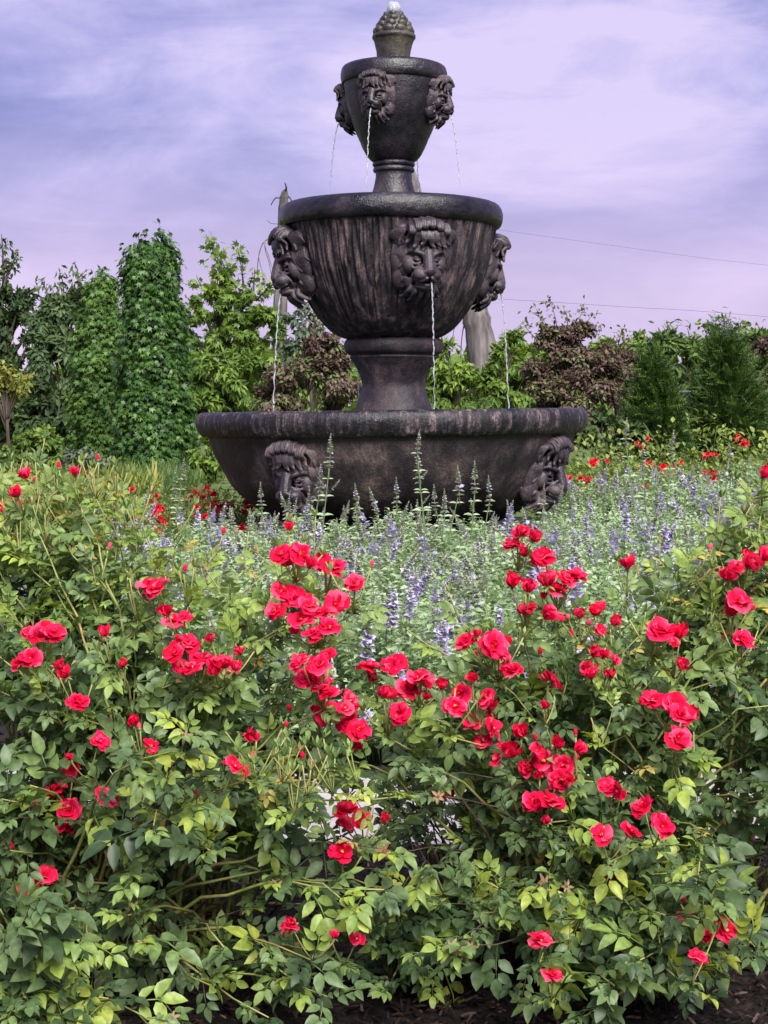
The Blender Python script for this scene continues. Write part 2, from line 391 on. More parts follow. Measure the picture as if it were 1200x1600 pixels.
# --- pedestal
ped = lathe('pedestal', [(66, 660), (62, 645), (58, 632), (52, 615), (49, 604), (51, 592), (57, 577), (65, 564), (69, 558.5, 1), (67.5, 556.5), (69, 555, 1), (75, 550), (77.5, 541), (75.5, 533), (70, 528.5), (60, 527)], M_STONE, 120, .0022, lump=.004)
# --- middle bowl
mid = lathe('middle_bowl', [(60, 531, 1), (72, 529), (84, 524), (98, 514), (113, 497), (128, 474), (141, 446), (152, 415), (158, 386), (163, 361), (164.5, 346, 1)], M_STONE_RUN, 640, .0018, .022, 9, ribrange=(354, 520))
mrim = lathe('rim', [(163, 358, 1), (167.5, 357), (172, 351), (173.5, 342), (172, 332), (167.5, 325), (161, 322), (152, 325), (148, 338), (120, 400), (60, 430), (2, 432)], M_STONE_WET, 220, .0026, lump=.004, parent=mid)
mid.location.x = -.018
lathe('water', [(146, 334, 1), (2, 326)], M_POOL, 64)
# --- upper stem, upper bowl
stem = lathe('upper_stem', [(44, 334), (39, 314), (33, 300), (29.5, 287), (28, 276), (28, 268, 1), (31, 269), (32, 266), (31, 263), (29.5, 261.5, 1), (32, 260), (33, 256.5), (31, 253)], M_STONE_WET, 96, .0016)
up = lathe('upper_bowl', [(29, 254, 1), (35, 251), (44, 240), (52, 223), (59, 207), (66, 187), (71.5, 167), (75.5, 146), (77, 131), (77.5, 122, 1)], M_STONE_WET, 180, .002, lump=.003)
urim = lathe('rim', [(76.5, 132, 1), (79.5, 131), (81.8, 125), (82, 117), (80.3, 109), (76, 105), (70, 104), (64, 106), (60, 112), (40, 150), (2, 156)], M_STONE_WET, 150, .0018, lump=.003, parent=up)
lathe('water', [(61, 111, 1), (2, 104)], M_POOL, 48)
# --- finial: pot and pine cone of scales
fin = lathe('finial', [(24, 108, 1), (25.5, 88), (28, 74), (31, 64), (33.5, 60), (33.5, 56), (30, 53), (27, 50, 1), (23, 40), (18, 30), (11, 20), (2, 17)], M_FINIAL, 72, .002, lump=.004)
def blob(acc, c, r, rot=None, seg=10, rings=7, tone=0, mat=0):
    V, T = [], []
    for i in range(rings + 1):
        ph = math.pi * i / rings
        for j in range(seg):
            th = 2 * math.pi * j / seg
            V.append(Vector((r[0] * math.sin(ph) * math.cos(th), r[1] * math.sin(ph) * math.sin(th), r[2] * math.cos(ph))))
    if rot is not None: V = [rot @ v for v in V]
    V = [(v.x + c[0], v.y + c[1], v.z + c[2]) for v in V]
    for i in range(rings):
        for j in range(seg):
            p, q = i * seg + j, i * seg + (j + 1) % seg
            T += [(p, p + seg, q + seg), (p, q + seg, q)]
    acc.add(V, T, tone, mat)
sc_a = Acc(); blob(sc_a, (0, 0, 0), (.034, .024, .030)); SC_ME = sc_a.mesh('scale', M_FINIAL, True)
for k, (row, rad, cnt, s) in enumerate([(50, 26, 9, 1.05), (41, 22, 8, .95), (32, 17.5, 7, .82), (24, 12, 5, .7)]):
    for j in range(cnt):
        t = 2 * math.pi * (j + .5 * (k % 2)) / cnt + .2
        link('scale', SC_ME, fin, Matrix.Translation((rad * PX * math.cos(t), rad * PX * math.sin(t), zpx(row))) @ Matrix.Rotation(t - math.pi / 2, 4, 'Z') @ Matrix.Rotation(R(-25), 4, 'X') @ Matrix.Scale(s, 4))
# bubbling water on the tip
wb = Acc(); blob(wb, (0, 0, zpx(15)), (.043, .043, .05), None, 18, 12)
for j in range(9):
    t = j * 2.4; blob(wb, (.03 * math.cos(t), .03 * math.sin(t), zpx(14 + 1.2 * (j % 5))), (.016, .016, .024), None, 8, 6)
V0 = wb.v[0]
for i in range(len(V0)):
    p = Vector(V0[i]); V0[i] = p + Vector((0, 0, .012 * noise.noise(p * 40)))
wb.build('bubbling_water', M_JET, fountain, True)

# --- lion head, sculpted from locks and lumps, skinned into one surface by a voxel remesh
def lion_mesh():
    a = Acc()
    def el(c, r, rx=0, ry=0, rz=0):
        M = (Matrix.Rotation(R(rz), 3, 'Z') @ Matrix.Rotation(R(ry), 3, 'Y') @ Matrix.Rotation(R(rx), 3, 'X')); blob(a, c, r, M, 20, 14)
    def lock(pts, r0, r1, n=14, curl=0):
        P = catmull3(pts, n); t = np.linspace(0, 1, len(P))
        rad = (r0 * (1 - t) + r1 * t) * (np.minimum(1, .55 + t * 4)) ; tube(a, P, rad, 10)
        blob(a, P[-1], (r1, r1, r1)); blob(a, P[0], (r0 * .55,) * 3)
    def catmull3(pts, sub):
        P = [np.array(p, float) for p in pts]; o_ = []
        for i in range(len(P) - 1):
            p0 = P[max(i - 1, 0)]; p1 = P[i]; p2 = P[i + 1]; p3 = P[min(i + 2, len(P) - 1)]
            for k in range(sub):
                t = k / sub; o_.append(.5 * (2 * p1 + (p2 - p0) * t + (2 * p0 - 5 * p1 + 4 * p2 - p3) * t * t + (3 * p1 - p0 - 3 * p2 + p3) * t ** 3))
        o_.append(P[-1]); return np.array(o_)
    el((0, -.04, 0), (.34, .15, .46)); el((0, .10, .02), (.25, .18, .31))
    for s in (-1, 1):
        el((s * .10, .235, .115), (.105, .075, .085)); el((s * .19, .185, -.075), (.085, .10, .12))
        lock([(s * .035, .315, .035), (s * .10, .325, .085), (s * .19, .25, .10), (s * .235, .18, .06)], .034, .024)
        el((s * .118, .272, .022), (.050, .034, .026)); 
        lock([(s * .065, .285, .012), (s * .12, .305, -.008), (s * .18, .255, .010)], .014, .010)
        lock([(s * .075, .30, -.035), (s * .14, .29, -.055), (s * .20, .235, -.035)], .020, .014)
        lock([(s * .085, .34, -.075), (s * .155, .30, -.105), (s * .215, .22, -.09)], .022, .014)
        lock([(s * .05, .37, -.05), (s * .115, .335, -.10), (s * .165, .285, -.19), (s * .15, .26, -.27)], .022, .016)
        el((s * .080, .355, -.175), (.100, .110, .088)); el((s * .052, .430, -.132), (.040, .036, .032))
        lock([(s * .02, .455, -.20), (s * .09, .42, -.245), (s * .15, .34, -.235)], .026, .018)
        el((s * .285, .13, .185), (.060, .045, .072), 0, s * 20); lock([(s * .25, .16, .24), (s * .32, .165, .235), (s * .335, .16, .16)], .024, .016)
    lock([(0, .29, .13), (0, .345, .03), (0, .385, -.05), (0, .415, -.115)], .070, .074)
    el((0, .440, -.118), (.070, .042, .040)); el((0, .285, -.330), (.130, .130, .062)); el((0, .22, -.25), (.13, .12, .10))
    lock([(-.11, .32, -.285), (0, .395, -.305), (.11, .32, -.285)], .028, .028)
    # beard tufts
    for x, ln, d in ((-.17, .16, .20), (-.11, .20, .25), (-.04, .23, .27), (.04, .235, .27), (.11, .20, .25), (.17, .16, .20)):
        lock([(x * .8, d, -.33), (x * 1.05, d + .02, -.33 - ln * .4), (x * 1.25, d - .06, -.33 - ln * .85), (x * 1.5, d - .09, -.33 - ln)], .045, .016)
    # forelock: two tiers of fat curls, swept to both sides of a parting
    for x0, x1, z1, y1 in ((-.22, -.245, .205, .25), (-.145, -.20, .165, .305), (-.075, -.11, .195, .335), (-.005, -.035, .175, .345), (.06, .075, .20, .338), (.13, .165, .165, .31), (.205, .245, .21, .25)):
        k = -1 if x1 < x0 else 1
        for j in (-1, 0, 1):
            lock([(x0 + j * .022, .20, .385), (x0 + j * .025 + k * .01, .30, .345), ((x0 + x1) / 2 + j * .025, y1, .27), (x1 + j * .014, y1, z1 + .02), (x1 + k * .03 + j * .004, y1 + .012, z1 - .012 + .006 * j)], .028, .016)
    for x, z, w_ in ((-.215, .385, .062), (-.125, .43, .068), (-.03, .455, .060), (.06, .445, .066), (.145, .425, .062), (.215, .38, .055)):
        el((x, .20, z), (w_, .125, .055), -14, 0, -x * 70)
        for j in (-1, 0, 1): lock([(x + j * .028, .17, z + .042), (x * 1.02 + j * .032, .28, z + .032), (x * 1.05 + j * .03, .335, z - .025), (x * 1.05 + j * .02, .335, z - .06)], .022, .015)
    # side mane: sweeping strands over a filled mass
    for s in (-1, 1):
        el((s * .27, .06, .24), (.12, .11, .17)); el((s * .29, .05, 0), (.11, .10, .25)); el((s * .25, .06, -.25), (.11, .10, .17))
        for k in range(6):
            o_ = .024 * k
            lock([(s * (.20 + o_ * .5), .20 - o_ * .35, .39 - o_ * .35), (s * (.27 + o_), .21 - o_ * .9, .35 - o_ * .2), (s * (.305 + o_), .18 - o_, .25 - o_ * .1), (s * (.275 + o_ * 1.05), .175 - o_, .165 + .01 * k)], .024, .016)
            lock([(s * (.245 + o_), .18 - o_, .16), (s * (.262 + o_), .20 - o_, .05), (s * (.27 + o_ * 1.1), .165 - o_ * 1.1, -.07 + .012 * k), (s * (.30 + o_ * .9), .145 - o_, -.12 + .02 * k)], .024, .015)
            lock([(s * (.215 + o_), .18 - o_, -.06), (s * (.228 + o_), .18 - o_, -.17), (s * (.205 + o_), .15 - o_, -.28), (s * (.245 + o_), .13 - o_, -.37 + .03 * k)], .025, .014)
        for k in range(4):
            o_ = .034 * k
            lock([(s * (.13 + o_), .18, -.25), (s * (.155 + o_), .19 - o_, -.34), (s * (.13 + o_), .12 - o_, -.44 + o_ * .5), (s * (.16 + o_), .10 - o_ * .6, -.49 + o_ * .7)], .032, .014)
    me = a.mesh('lion_raw', M_LION, True)
    o = link('lion_raw', me)
    md = o.modifiers.new('r', 'REMESH'); md.mode = 'VOXEL'; md.voxel_size = .0075
    ms = o.modifiers.new('s', 'SMOOTH'); ms.factor = .35; ms.iterations = 1
    dg = bpy.context.evaluated_depsgraph_get(); ev = o.evaluated_get(dg)
    res = bpy.data.meshes.new_from_object(ev); res.name = 'lion_head'
    bpy.data.objects.remove(o); bpy.data.meshes.remove(me)
    if not res.materials: res.materials.append(M_LION)
    res.polygons.foreach_set('use_smooth', np.ones(len(res.polygons), bool)); res.update()
    return res
LION = lion_mesh()

def jet_mesh(p0, d, v, zend, r0):
    """Falling stream: parabola from p0 with outward speed v, twisted into beads."""
    T_ = math.sqrt(2 * (p0.z - zend) / 9.81); n = 90; pts, rad = [], []
    ph = random.random() * 6
    for i in range(n + 1):
        t = T_ * i / n; q = p0 + d * v * t + Vector((0, 0, -.5 * 9.81 * t * t)); k = i / n
        q += Vector((.0035 * k * math.sin(i * .9 + ph), .003 * k * math.cos(i * .7 + ph), 0))
        pts.append(q); rad.append(r0 * (1 - .35 * k) * (1 + (.12 + .5 * k) * math.sin(i * (1.1 + .2 * math.sin(i * .11)) + ph) * (1 if k > .12 else .3)))
    a = Acc(); tube(a, pts, np.maximum(.0012, rad), 7)
    return a

def lions(bowl, th0, rad_px, row, h, tilt, r0, zend, v, spouts=(0, 1, 2, 3), sink=.06, wob=0):
    for k in range(4):
        th = th0 + k * math.pi / 2                      # 0 = towards the camera, + = to the right
        d = Vector((math.sin(th), -math.cos(th), 0))
        M = Matrix.Translation(d * (rad_px * PX - sink) + Vector((0, 0, zpx(row)))) @ Matrix.Rotation(th + math.pi, 4, 'Z') @ Matrix.Rotation(-tilt, 4, 'X') @ Matrix.Scale(h, 4)
        link('lion_head', LION, bowl, M)
        if k in spouts:
            mouth = M @ Vector((0, .405, -.262))
            jet_mesh(mouth, d, v, zend, r0).build('water_jet', M_JET, fountain, True)
lions(basin, R(-31.5), 264, 731, .455, R(15), 0, 0, 0, ())
lions(mid, R(17.5), 151, 413, .47, R(14), .0050, zpx(656), .16, sink=.05)
lions(up, R(-22), 72, 161, .30, R(8), .0044, zpx(334), .24, sink=.035)

# ================================================================== ROSES
def compound_leaf(nl=5, seed=0, L_=.067):
    rd = random.Random(seed); a = Acc()
    tube(a, [(0, 0, 0), (.5 * L_, 0, .004), (.72 * L_, 0, .0)], [.0011, .0009, .0006], 3, 0)
    sites = [(.68, 0)] + [(x, s) for x in ((.60, .32) if nl == 5 else (.64, .42, .2))[: (nl - 1) // 2] for s in (-1, 1)]
    for x, s in sites:
        ang = 0 if s == 0 else s * R(rd.uniform(48, 66)); sz = L_ * (.44 if s == 0 else rd.uniform(.34, .42))
        d = np.array([math.cos(ang), math.sin(ang), rd.uniform(-.25, .1)]); nm = np.array([rd.uniform(-.25, .25), rd.uniform(-.25, .25) , 1.0])
        V, T = blade(rd.uniform(.48, .64), rd.uniform(.15, .6), rd.uniform(.05, .5))
        M = frames(d[None], nm[None])[0] * sz
        W = V @ M.T + np.array([x * L_, s * .002, 0])
        a.add(W, T, rd.uniform(-.06, .06))
    return a
LEAF_ACC = [compound_leaf(5 if k % 4 else 7, k) for k in range(10)]
LEAF_ME = [x.mesh('leaf', M_ROSELEAF_O) for x in LEAF_ACC]
LEAF_TPL = [(np.concatenate(x.v), np.concatenate(x.f), np.concatenate(x.t)) for x in LEAF_ACC]

def petal_mesh(seed, cup, curl, wide):
    rd = random.Random(seed); V, T = [], []; n = 5; p_ = rd.random() * 6; ruf = .10
    for i in range(n + 1):
        s = i / n; hw = wide * (.26 + .74 * math.sin(min(1, s * 1.15) * math.pi * .55)) * (1 if s < .9 else .86)
        for j in range(n + 1):
            u = (j / n - .5) * 2
            x = s * (1 - .13 * u * u * s + .05 * s * s * math.sin(u * 6 + p_))
            z = cup * (u * u) * .35 * s + .55 * cup * s * s - curl * max(0, s - .6) ** 2 * 4 + ruf * s * math.sin(u * 4.2 + p_) + ruf * .6 * s * s * math.sin(u * 9 + p_ * 2)
            V.append((x, hw * u * .62, z))
    for i in range(n):
        for j in range(n):
            p = i * (n + 1) + j; T += [(p, p + n + 1, p + n + 2), (p, p + n + 2, p + 1)]
    a = Acc(); tn = [max(0, (v[0] - .78)) * 1.6 - .22 * (v[0] < .35) for v in V]; a.add(V, T, tn); return a.mesh('petal', M_PETAL, True)
PET_OUT = [petal_mesh(k, .25, .30, 1.15) for k in range(3)]
PET_IN = [petal_mesh(k + 9, .75, .10, 1.0) for k in range(3)]
def calyx_mesh():
    a = Acc(); blob(a, (0, 0, -.10), (.17, .17, .2), None, 8, 6)
    for k in range(5):
        t = 2 * math.pi * k / 5; V, T = blade(.34, .2, .3)
        M = frames(np.array([[math.cos(t), math.sin(t), -.15]]), np.array([[0, 0, 1.0]]))[0] * .62
        a.add(V @ M.T + np.array([0, 0, -.03]), T)
    return a
CAL = calyx_mesh(); CAL_ME = CAL.mesh('calyx', M_BUD, True)
st_a = Acc()
for k in range(26):
    t = k * 2.4; r_ = .02 + .10 * math.sqrt(k / 26.)
    tube(st_a, [(0, 0, 0), (r_ * math.cos(t), r_ * math.sin(t), .13)], [.006, .013], 4)
ST_ME = st_a.mesh('stamens', M_STAMEN)

def axis_rot(d, spin=0.0):
    d = Vector(d).normalized()
    return d.to_track_quat('Z', 'Y').to_matrix().to_4x4() @ Matrix.Rotation(spin, 4, 'Z')

def bloom(parent, p, d, size, kind):
    """One rose: calyx with whorls of petals. kind 0 = full double, 1 = open with stamens, 2 = half open."""
    rd = random
    b = link('rose_bloom', CAL_ME, parent, Matrix.Translation(p) @ axis_rot(d, rd.random() * 6) @ Matrix.Scale(size, 4))
    whorls = {0: [(5, 88, 1.0, 0), (5, 74, .90, 0), (5, 58, .70, 0), (3, 34, .50, 1)],
              1: [(5, 88, 1.0, 0), (5, 74, .84, 0), (3, 50, .5, 1)],
              2: [(5, 44, .95, 1), (5, 26, .95, 1), (3, 10, .8, 1)]}[kind]
    for w_i, (cnt, tilt, s, inn) in enumerate(whorls):
        for k in range(cnt):
            t = 2 * math.pi * (k + .5 * w_i) / cnt + rd.uniform(-.2, .2)
            M = Matrix.Rotation(t, 4, 'Z') @ Matrix.Rotation(R(-(90 - tilt) + rd.uniform(-20, 16)), 4, 'Y') @ Matrix.Rotation(R(rd.uniform(-26, 26)), 4, 'X') @ Matrix.Scale(s * rd.uniform(.72, 1.14), 4)
            link('petal', rd.choice(PET_IN if inn else PET_OUT), b, M)
    if kind == 1: link('stamens', ST_ME, b, Matrix.Translation((0, 0, .02)) @ Matrix.Scale(1.3, 4))
    return b

def bud_mesh():
    a = Acc(); blob(a, (0, 0, .30), (.21, .21, .36), None, 8, 7)
    for k in range(5):
        t = 2 * math.pi * k / 5
        V, T = blade(.36, .2, -.15); M = frames(np.array([[.22 * math.cos(t), .22 * math.sin(t), 1.0]]), np.array([[math.cos(t), math.sin(t), .0]]))[0] * .95
        a.add(V @ M.T + np.array([.2 * math.cos(t), .2 * math.sin(t), .12]), T)
    return a
BUD_ME = bud_mesh().mesh('bud', M_BUD)
def redbud_mesh():
    a = Acc(); blob(a, (0, 0, .2), (.2, .2, .26), None, 8, 6, 0, 0); blob(a, (0, 0, .55), (.26, .24, .42), None, 9, 7, .2, 1)
    return a.mesh('bud', [M_BUD, M_PETAL], True)
REDBUD_ME = redbud_mesh()
def spent_mesh():
    a = Acc(); blob(a, (0, 0, 0), (.2, .2, .14), None, 8, 5, .7)
    for k in range(6):
        t = 2 * math.pi * k / 6 + .3; V, T = blade(.36, .3, random.uniform(-.2, .5)); M = frames(np.array([[math.cos(t), math.sin(t), random.uniform(-.1, .5)]]), np.array([[0, 0, 1.0]]))[0] * random.uniform(.75, 1.05)
        a.add(V @ M.T, T, random.uniform(0, .3))
    return a.mesh('spent_flower', M_SPENT)
SPENT_ME = [spent_mesh() for _ in range(3)]

def thinned(p):
    """Bare places in the bushes, where stems, mulch and the path show through."""
    x = 600 + F * p[0] / p[1]; y = HOR + F * (1 - p[2]) / p[1]
    for cx, cy, rx, ry, k in ((668, 1282, 105, 66, .93), (670, 1385, 95, 55, .75), (330, 1415, 95, 75, .9), (690, 1570, 140, 60, .85), (240, 1560, 60, 40, .5), (1110, 1560, 70, 40, .5), (150, 1390, 60, 45, .7), (470, 1400, 60, 40, .55), (900, 1400, 60, 40, .6), (60, 1200, 50, 30, .5), (770, 1330, 50, 30, .6), (1000, 1210, 60, 30, .4)):
        if ((x - cx) / rx) ** 2 + ((y - cy) / ry) ** 2 < 1 and random.random() < k: return True
    return False
class Bush:
    def __init__(s, name, base, label, spread=.14, group='rose bushes in the front bed', n_obj=300):
        s.root = empty(name, base, label, 'rose bush', group); s.base = Vector(base); s.sp = spread; s.leaves = []; s.n_obj = n_obj; s.nc = 0
    def loc(s, p): return Vector(p) - s.base
    def cane(s, tip, leafy=.35, young=.0, old=False, step=.036, rad=.0034, start=None, lift=.72, extra=()):
        """An arching cane from the bush's foot (or from start) to tip; leaves gathered along its outer part."""
        tip = Vector(tip)
        if start is None:
            d = (tip - s.base); d.z = 0
            st = s.base + Vector((random.uniform(-s.sp, s.sp) + d.x * .15, random.uniform(-s.sp, s.sp) * .8 + d.y * .1, -.01))
        else: st = Vector(start)
        cx = st.lerp(tip, random.uniform(.3, .5)); cx.z = st.z + (tip.z - st.z) * lift + random.uniform(.0, .10)
        ln = (tip - st).length; n = max(5, int(ln / .06))
        P = bez(st, cx, tip, n); P[1:-1] += RNG.normal(0, .006, (n - 2, 3))
        a = Acc(); tube(a, P - np.array(s.base), np.linspace(rad * 1.5, rad * .32, n), 5)
        for (q0, q1) in extra:
            q0, q1 = Vector(q0), Vector(q1); m_ = q0.lerp(q1, .5) + Vector((0, 0, -.008))
            tube(a, bez(q0, m_, q1, 4) - np.array(s.base), [rad * .45, rad * .4, rad * .4, rad * .45], 4)
        a.build('cane', M_OLDCANE if old else M_CANE, s.root); s.nc += 1
        k = 0; u = leafy
        ph = random.random() * 6.28
        while u < .985:
            i = u * (n - 1); i0 = int(i); p = P[i0] * (1 - (i - i0)) + P[min(i0 + 1, n - 1)] * (i - i0)
            tg = nrm(P[min(i0 + 1, n - 1)] - P[i0]); ang = ph + k * 2.4
            side = np.cross(tg, [0, 0, 1.0]); side = nrm(side) if np.linalg.norm(side) > .05 else np.array([1.0, 0, 0]); oth = np.cross(side, tg)
            rad_d = math.cos(ang) * side + math.sin(ang) * oth
            ax = nrm(rad_d + tg * .45 + np.array([0, -.25, -.05]) + RNG.normal(0, .28, 3))
            nm = np.array([0, -.35, 1.0]) + RNG.normal(0, .38, 3)
            yt = young * max(0, (u - .55) / .45)
            tone = min(1, max(0, random.betavariate(1.6, 2.0) * .82 * (1 - yt) + yt * random.uniform(.8, 1.0)))
            if thinned(p) : u += step / max(ln, .1) * random.uniform(.7, 1.3); k += 1; continue
            s.leaves.append((p, ax, nm, random.choice([.6, .75, .9, 1.0, 1.15, 1.45]) * random.uniform(.85, 1.12) * (1 - .35 * yt), tone)); u += step / max(ln, .1) * random.uniform(.7, 1.3); k += 1
        tg = nrm(P[-1] - P[-2])
        for q in range(2): s.leaves.append((P[-1] - tg * .02 * q, nrm(tg + RNG.normal(0, .35, 3)), np.array([0, -.5, 1.0]) + RNG.normal(0, .3, 3), random.uniform(.55, .9), min(1, random.uniform(.25, .6) + .40 * young)))
        return P
    def loose(s, p, sc=1.0, tone=None):
        s.leaves.append((np.array(p), nrm(np.array([0, -.4, -.1]) + RNG.normal(0, .8, 3)), np.array([0, -.4, 1.0]) + RNG.normal(0, .4, 3), sc * random.uniform(.8, 1.2), random.uniform(.05, .6) if tone is None else tone))
    def cluster(s, pts, young=.3, old=False, bud=1):
        """Blooms at the given points (position, size, kind) on pedicels from one cane."""
        c = sum((Vector(p[0]) for p in pts), Vector()) / len(pts); node = c + Vector((random.uniform(-.01, .01), .035, -.055))
        ex = []
        for p, sz, kd in pts:
            up_ = 1.15 if c.z > .52 else .75
            f = Vector((random.gauss(0, .42) + (p.x - c.x) * 6, -.62 + random.gauss(0, .28), up_ + random.gauss(0, .3))).normalized()
            bloom(s.root, s.loc(p), f, sz, kd); ex.append((node, Vector(p) - f * sz * .2))
        for _ in range(bud):
            q = node + Vector((random.uniform(-.05, .05), random.uniform(-.03, .03), random.uniform(.03, .08))); ex.append((node, q))
            s.bud(q, random.choice([0, 0, 0, 1]))
        s.cane(node, .45, young, old, extra=ex)
    def bud(s, p, red=0, size=None):
        d = Vector((random.gauss(0, .3), random.gauss(0, .3), 1)); z = size or random.uniform(.013, .019)
        link('bud', REDBUD_ME if red else BUD_ME, s.root, Matrix.Translation(s.loc(p)) @ axis_rot(d, random.random() * 6) @ Matrix.Scale(z, 4))
    def spray(s, tip, nb=5, young=1.0, size=1.0):
        """A budded young shoot: bright leaves, forked tip with buds."""
        tip = Vector(tip); ex = []
        node = tip + Vector((0, 0, -.05 * size)); 
        for _ in range(nb):
            q = tip + Vector((random.gauss(0, .024), random.gauss(0, .024), random.uniform(-.03, .03))) * size
            ex.append((node, q)); s.bud(q, 1 if random.random() < .07 else 0)
        s.cane(node, .42, young, False, .036, .0028, extra=ex)
    def finish(s):
        s.leaves = [(p, ax, nm, sc * (1.18 if p[1] < 2.46 else 1.0), tn) for p, ax, nm, sc, tn in s.leaves]
        idx = list(range(len(s.leaves)))
        key = sorted(idx, key=lambda i: s.leaves[i][0][1] - .25 * s.leaves[i][3] + random.uniform(0, .25))
        one = set(key[: s.n_obj]); a = Acc()
        for i in idx:
            p, ax, nm, sc, tone = s.leaves[i]; k = i % len(LEAF_ME); M3 = frames(ax[None], nm[None])[0] * sc
            pl = p - np.array(s.base)
            V, T, tn = LEAF_TPL[k]; 
            if i in one:
                M = Matrix([[*M3[0], pl[0]], [*M3[1], pl[1]], [*M3[2], pl[2]], [0, 0, 0, 1]])
                link('leaf', LEAF_ME[k], s.root, M)
            else: a.add(V @ M3.T + pl, T, np.clip(tn + tone, 0, 1), 1 if random.random() < .022 else 0)
        if a.n: tag(a.build('foliage', [M_ROSELEAF, M_SPENTLEAF], s.root), None, None, None, 'stuff')

def interp(x, tab): return float(np.interp(x, [t[0] for t in tab], [t[1] for t in tab]))
TOP_L = [(-260, 760), (-100, 775), (0, 790), (100, 805), (170, 835), (250, 862), (300, 868), (400, 865), (470, 850), (540, 885), (575, 960), (600, 1040), (640, 1100)]
TOP_R = [(600, 1075), (650, 1045), (700, 1005), (760, 975), (800, 880), (850, 885), (900, 905), (950, 915), (1010, 900), (1060, 840), (1110, 790), (1160, 760), (1200, 735), (1300, 715), (1480, 730)]
def ydepth(py): return 2.44 + .55 * max(0, (1520 - py) / 800) ** 1.25

LEFT = Bush('rose_bush', at(190, 1490, 3.02).xy.to_3d(), 'big red rose bush filling the left half of the front bed', .20)
RIGHT = Bush('rose_bush', at(985, 1490, 3.02).xy.to_3d(), 'big red rose bush filling the right half of the front bed', .20)
LEFT.base.z = RIGHT.base.z = 0; LEFT.root.location.z = RIGHT.root.location.z = 0

BL = [(248,920),(236,915),(262,960),(272,972),(290,1005),(275,1020),(315,1030),(300,1045),(350,1045),(340,1050),(85,990),(68,992),(35,1035),(48,1028),(122,1097),(155,1160),(165,993),(105,1058),(440,868),(470,865),(455,872),(520,887),(553,913),(440,925),(460,935),(430,955),(480,945),(500,960),(525,945),(470,970),(490,990),(515,980),(470,1035),(500,1040),(480,1060),(500,1070),(515,1085),(545,1095),(500,1120),(367,1200),(210,1130),(165,1245),(390,1150),(540,1265),(565,1280),(535,1332),(455,1448),(515,1465),(2,1565),(330,1000),(375,1020),(195,1040),(118,742),(30,775),(42,748),(285,1045),(515,1115),(505,880)]
BL_DEEP = [(110,1265),(60,1255),(95,1300),(40,1390),(70,1370),(365,1240),(400,1265),(85,1235),(20,1330)]
BR = [(800,853),(832,845),(850,870),(815,838),(885,905),(900,900),(857,915),(870,922),(825,925),(800,915),(981,887),(820,960),(850,965),(930,962),(960,975),(730,1005),(770,1010),(780,1025),(578,1043),(615,1038),(655,1060),(802,1048),(860,1065),(925,1060),(955,1058),(942,1028),(690,1075),(720,1085),(710,1105),(760,1090),(765,1108),(625,1115),(600,1090),(740,1130),(770,1140),(815,1150),(795,1180),(870,1165),(900,1175),(850,1190),(880,1195),(830,1195),(875,1220),(835,1255),(860,1255),(850,1107),(1020,1095),(1055,1100),(1065,1118),(1060,1155),(940,1305),(985,1300),(1035,1290),(1005,1260),(950,1230),(968,1236),(1070,1435),(1105,1455),(1135,1455),(1090,1497),(845,1470),(865,1525),(1150,890),(1170,885),(1190,875),(1135,905),(1150,940),(1140,960),(1160,1000),(1030,985),(1062,995),(925,1025),(1065,1045),(905,965),(545,1130),(560,1140),(1192,745),(640,1080)]
BR_DEEP = [(950,1375),(965,1372),(1025,1395),(690,1235),(1120,985),(925,1150)]
SMALL = {(165,993),(105,1058),(210,1130),(118,742),(30,775),(42,748),(850,1107),(925,1060),(955,1058),(942,1028),(930,962),(960,975),(820,960),(925,1025),(1065,1045),(195,1040),(515,1465),(1192,745),(905,965),(375,1020),(330,1000),(950,1375),(1025,1395)}
def plant_blooms(bush, lst, deep=False):
    left = list(lst); random.shuffle(left)
    while left:
        s0 = left.pop(); grp = [s0]
        for q in list(left):
            if len(grp) < 6 and math.dist(q, s0) < 52: grp.append(q); left.remove(q)
        Y0 = ydepth(s0[1]) + random.uniform(-.05, .06) + (.24 if deep else 0) - (.07 if s0[1] > 960 else .04)
        pts = []
        for q in grp:
            if random.random() < .45: pts.append((at(q[0] + random.gauss(0, 20), q[1] + random.gauss(4, 18), Y0 + random.uniform(-.02, .05)), random.uniform(.010, .017), random.choice([1, 2, 2])))
            sz = (.0212 if q not in SMALL else .015) * random.uniform(.82, 1.15)
            pts.append((at(q[0], q[1], Y0 + random.uniform(-.03, .03)), sz * Y0 / 2.6, random.choice([0, 0, 1, 1, 2]) if q not in SMALL else 2))
        bush.cluster(pts, .2 if s0[1] > 1150 else .7, bud=random.choice([0, 1, 2]) if s0[1] < 1250 else random.choice([0, 0, 1]))
plant_blooms(LEFT, BL); plant_blooms(LEFT, BL_DEEP, True); plant_blooms(RIGHT, BR); plant_blooms(RIGHT, BR_DEEP, True)

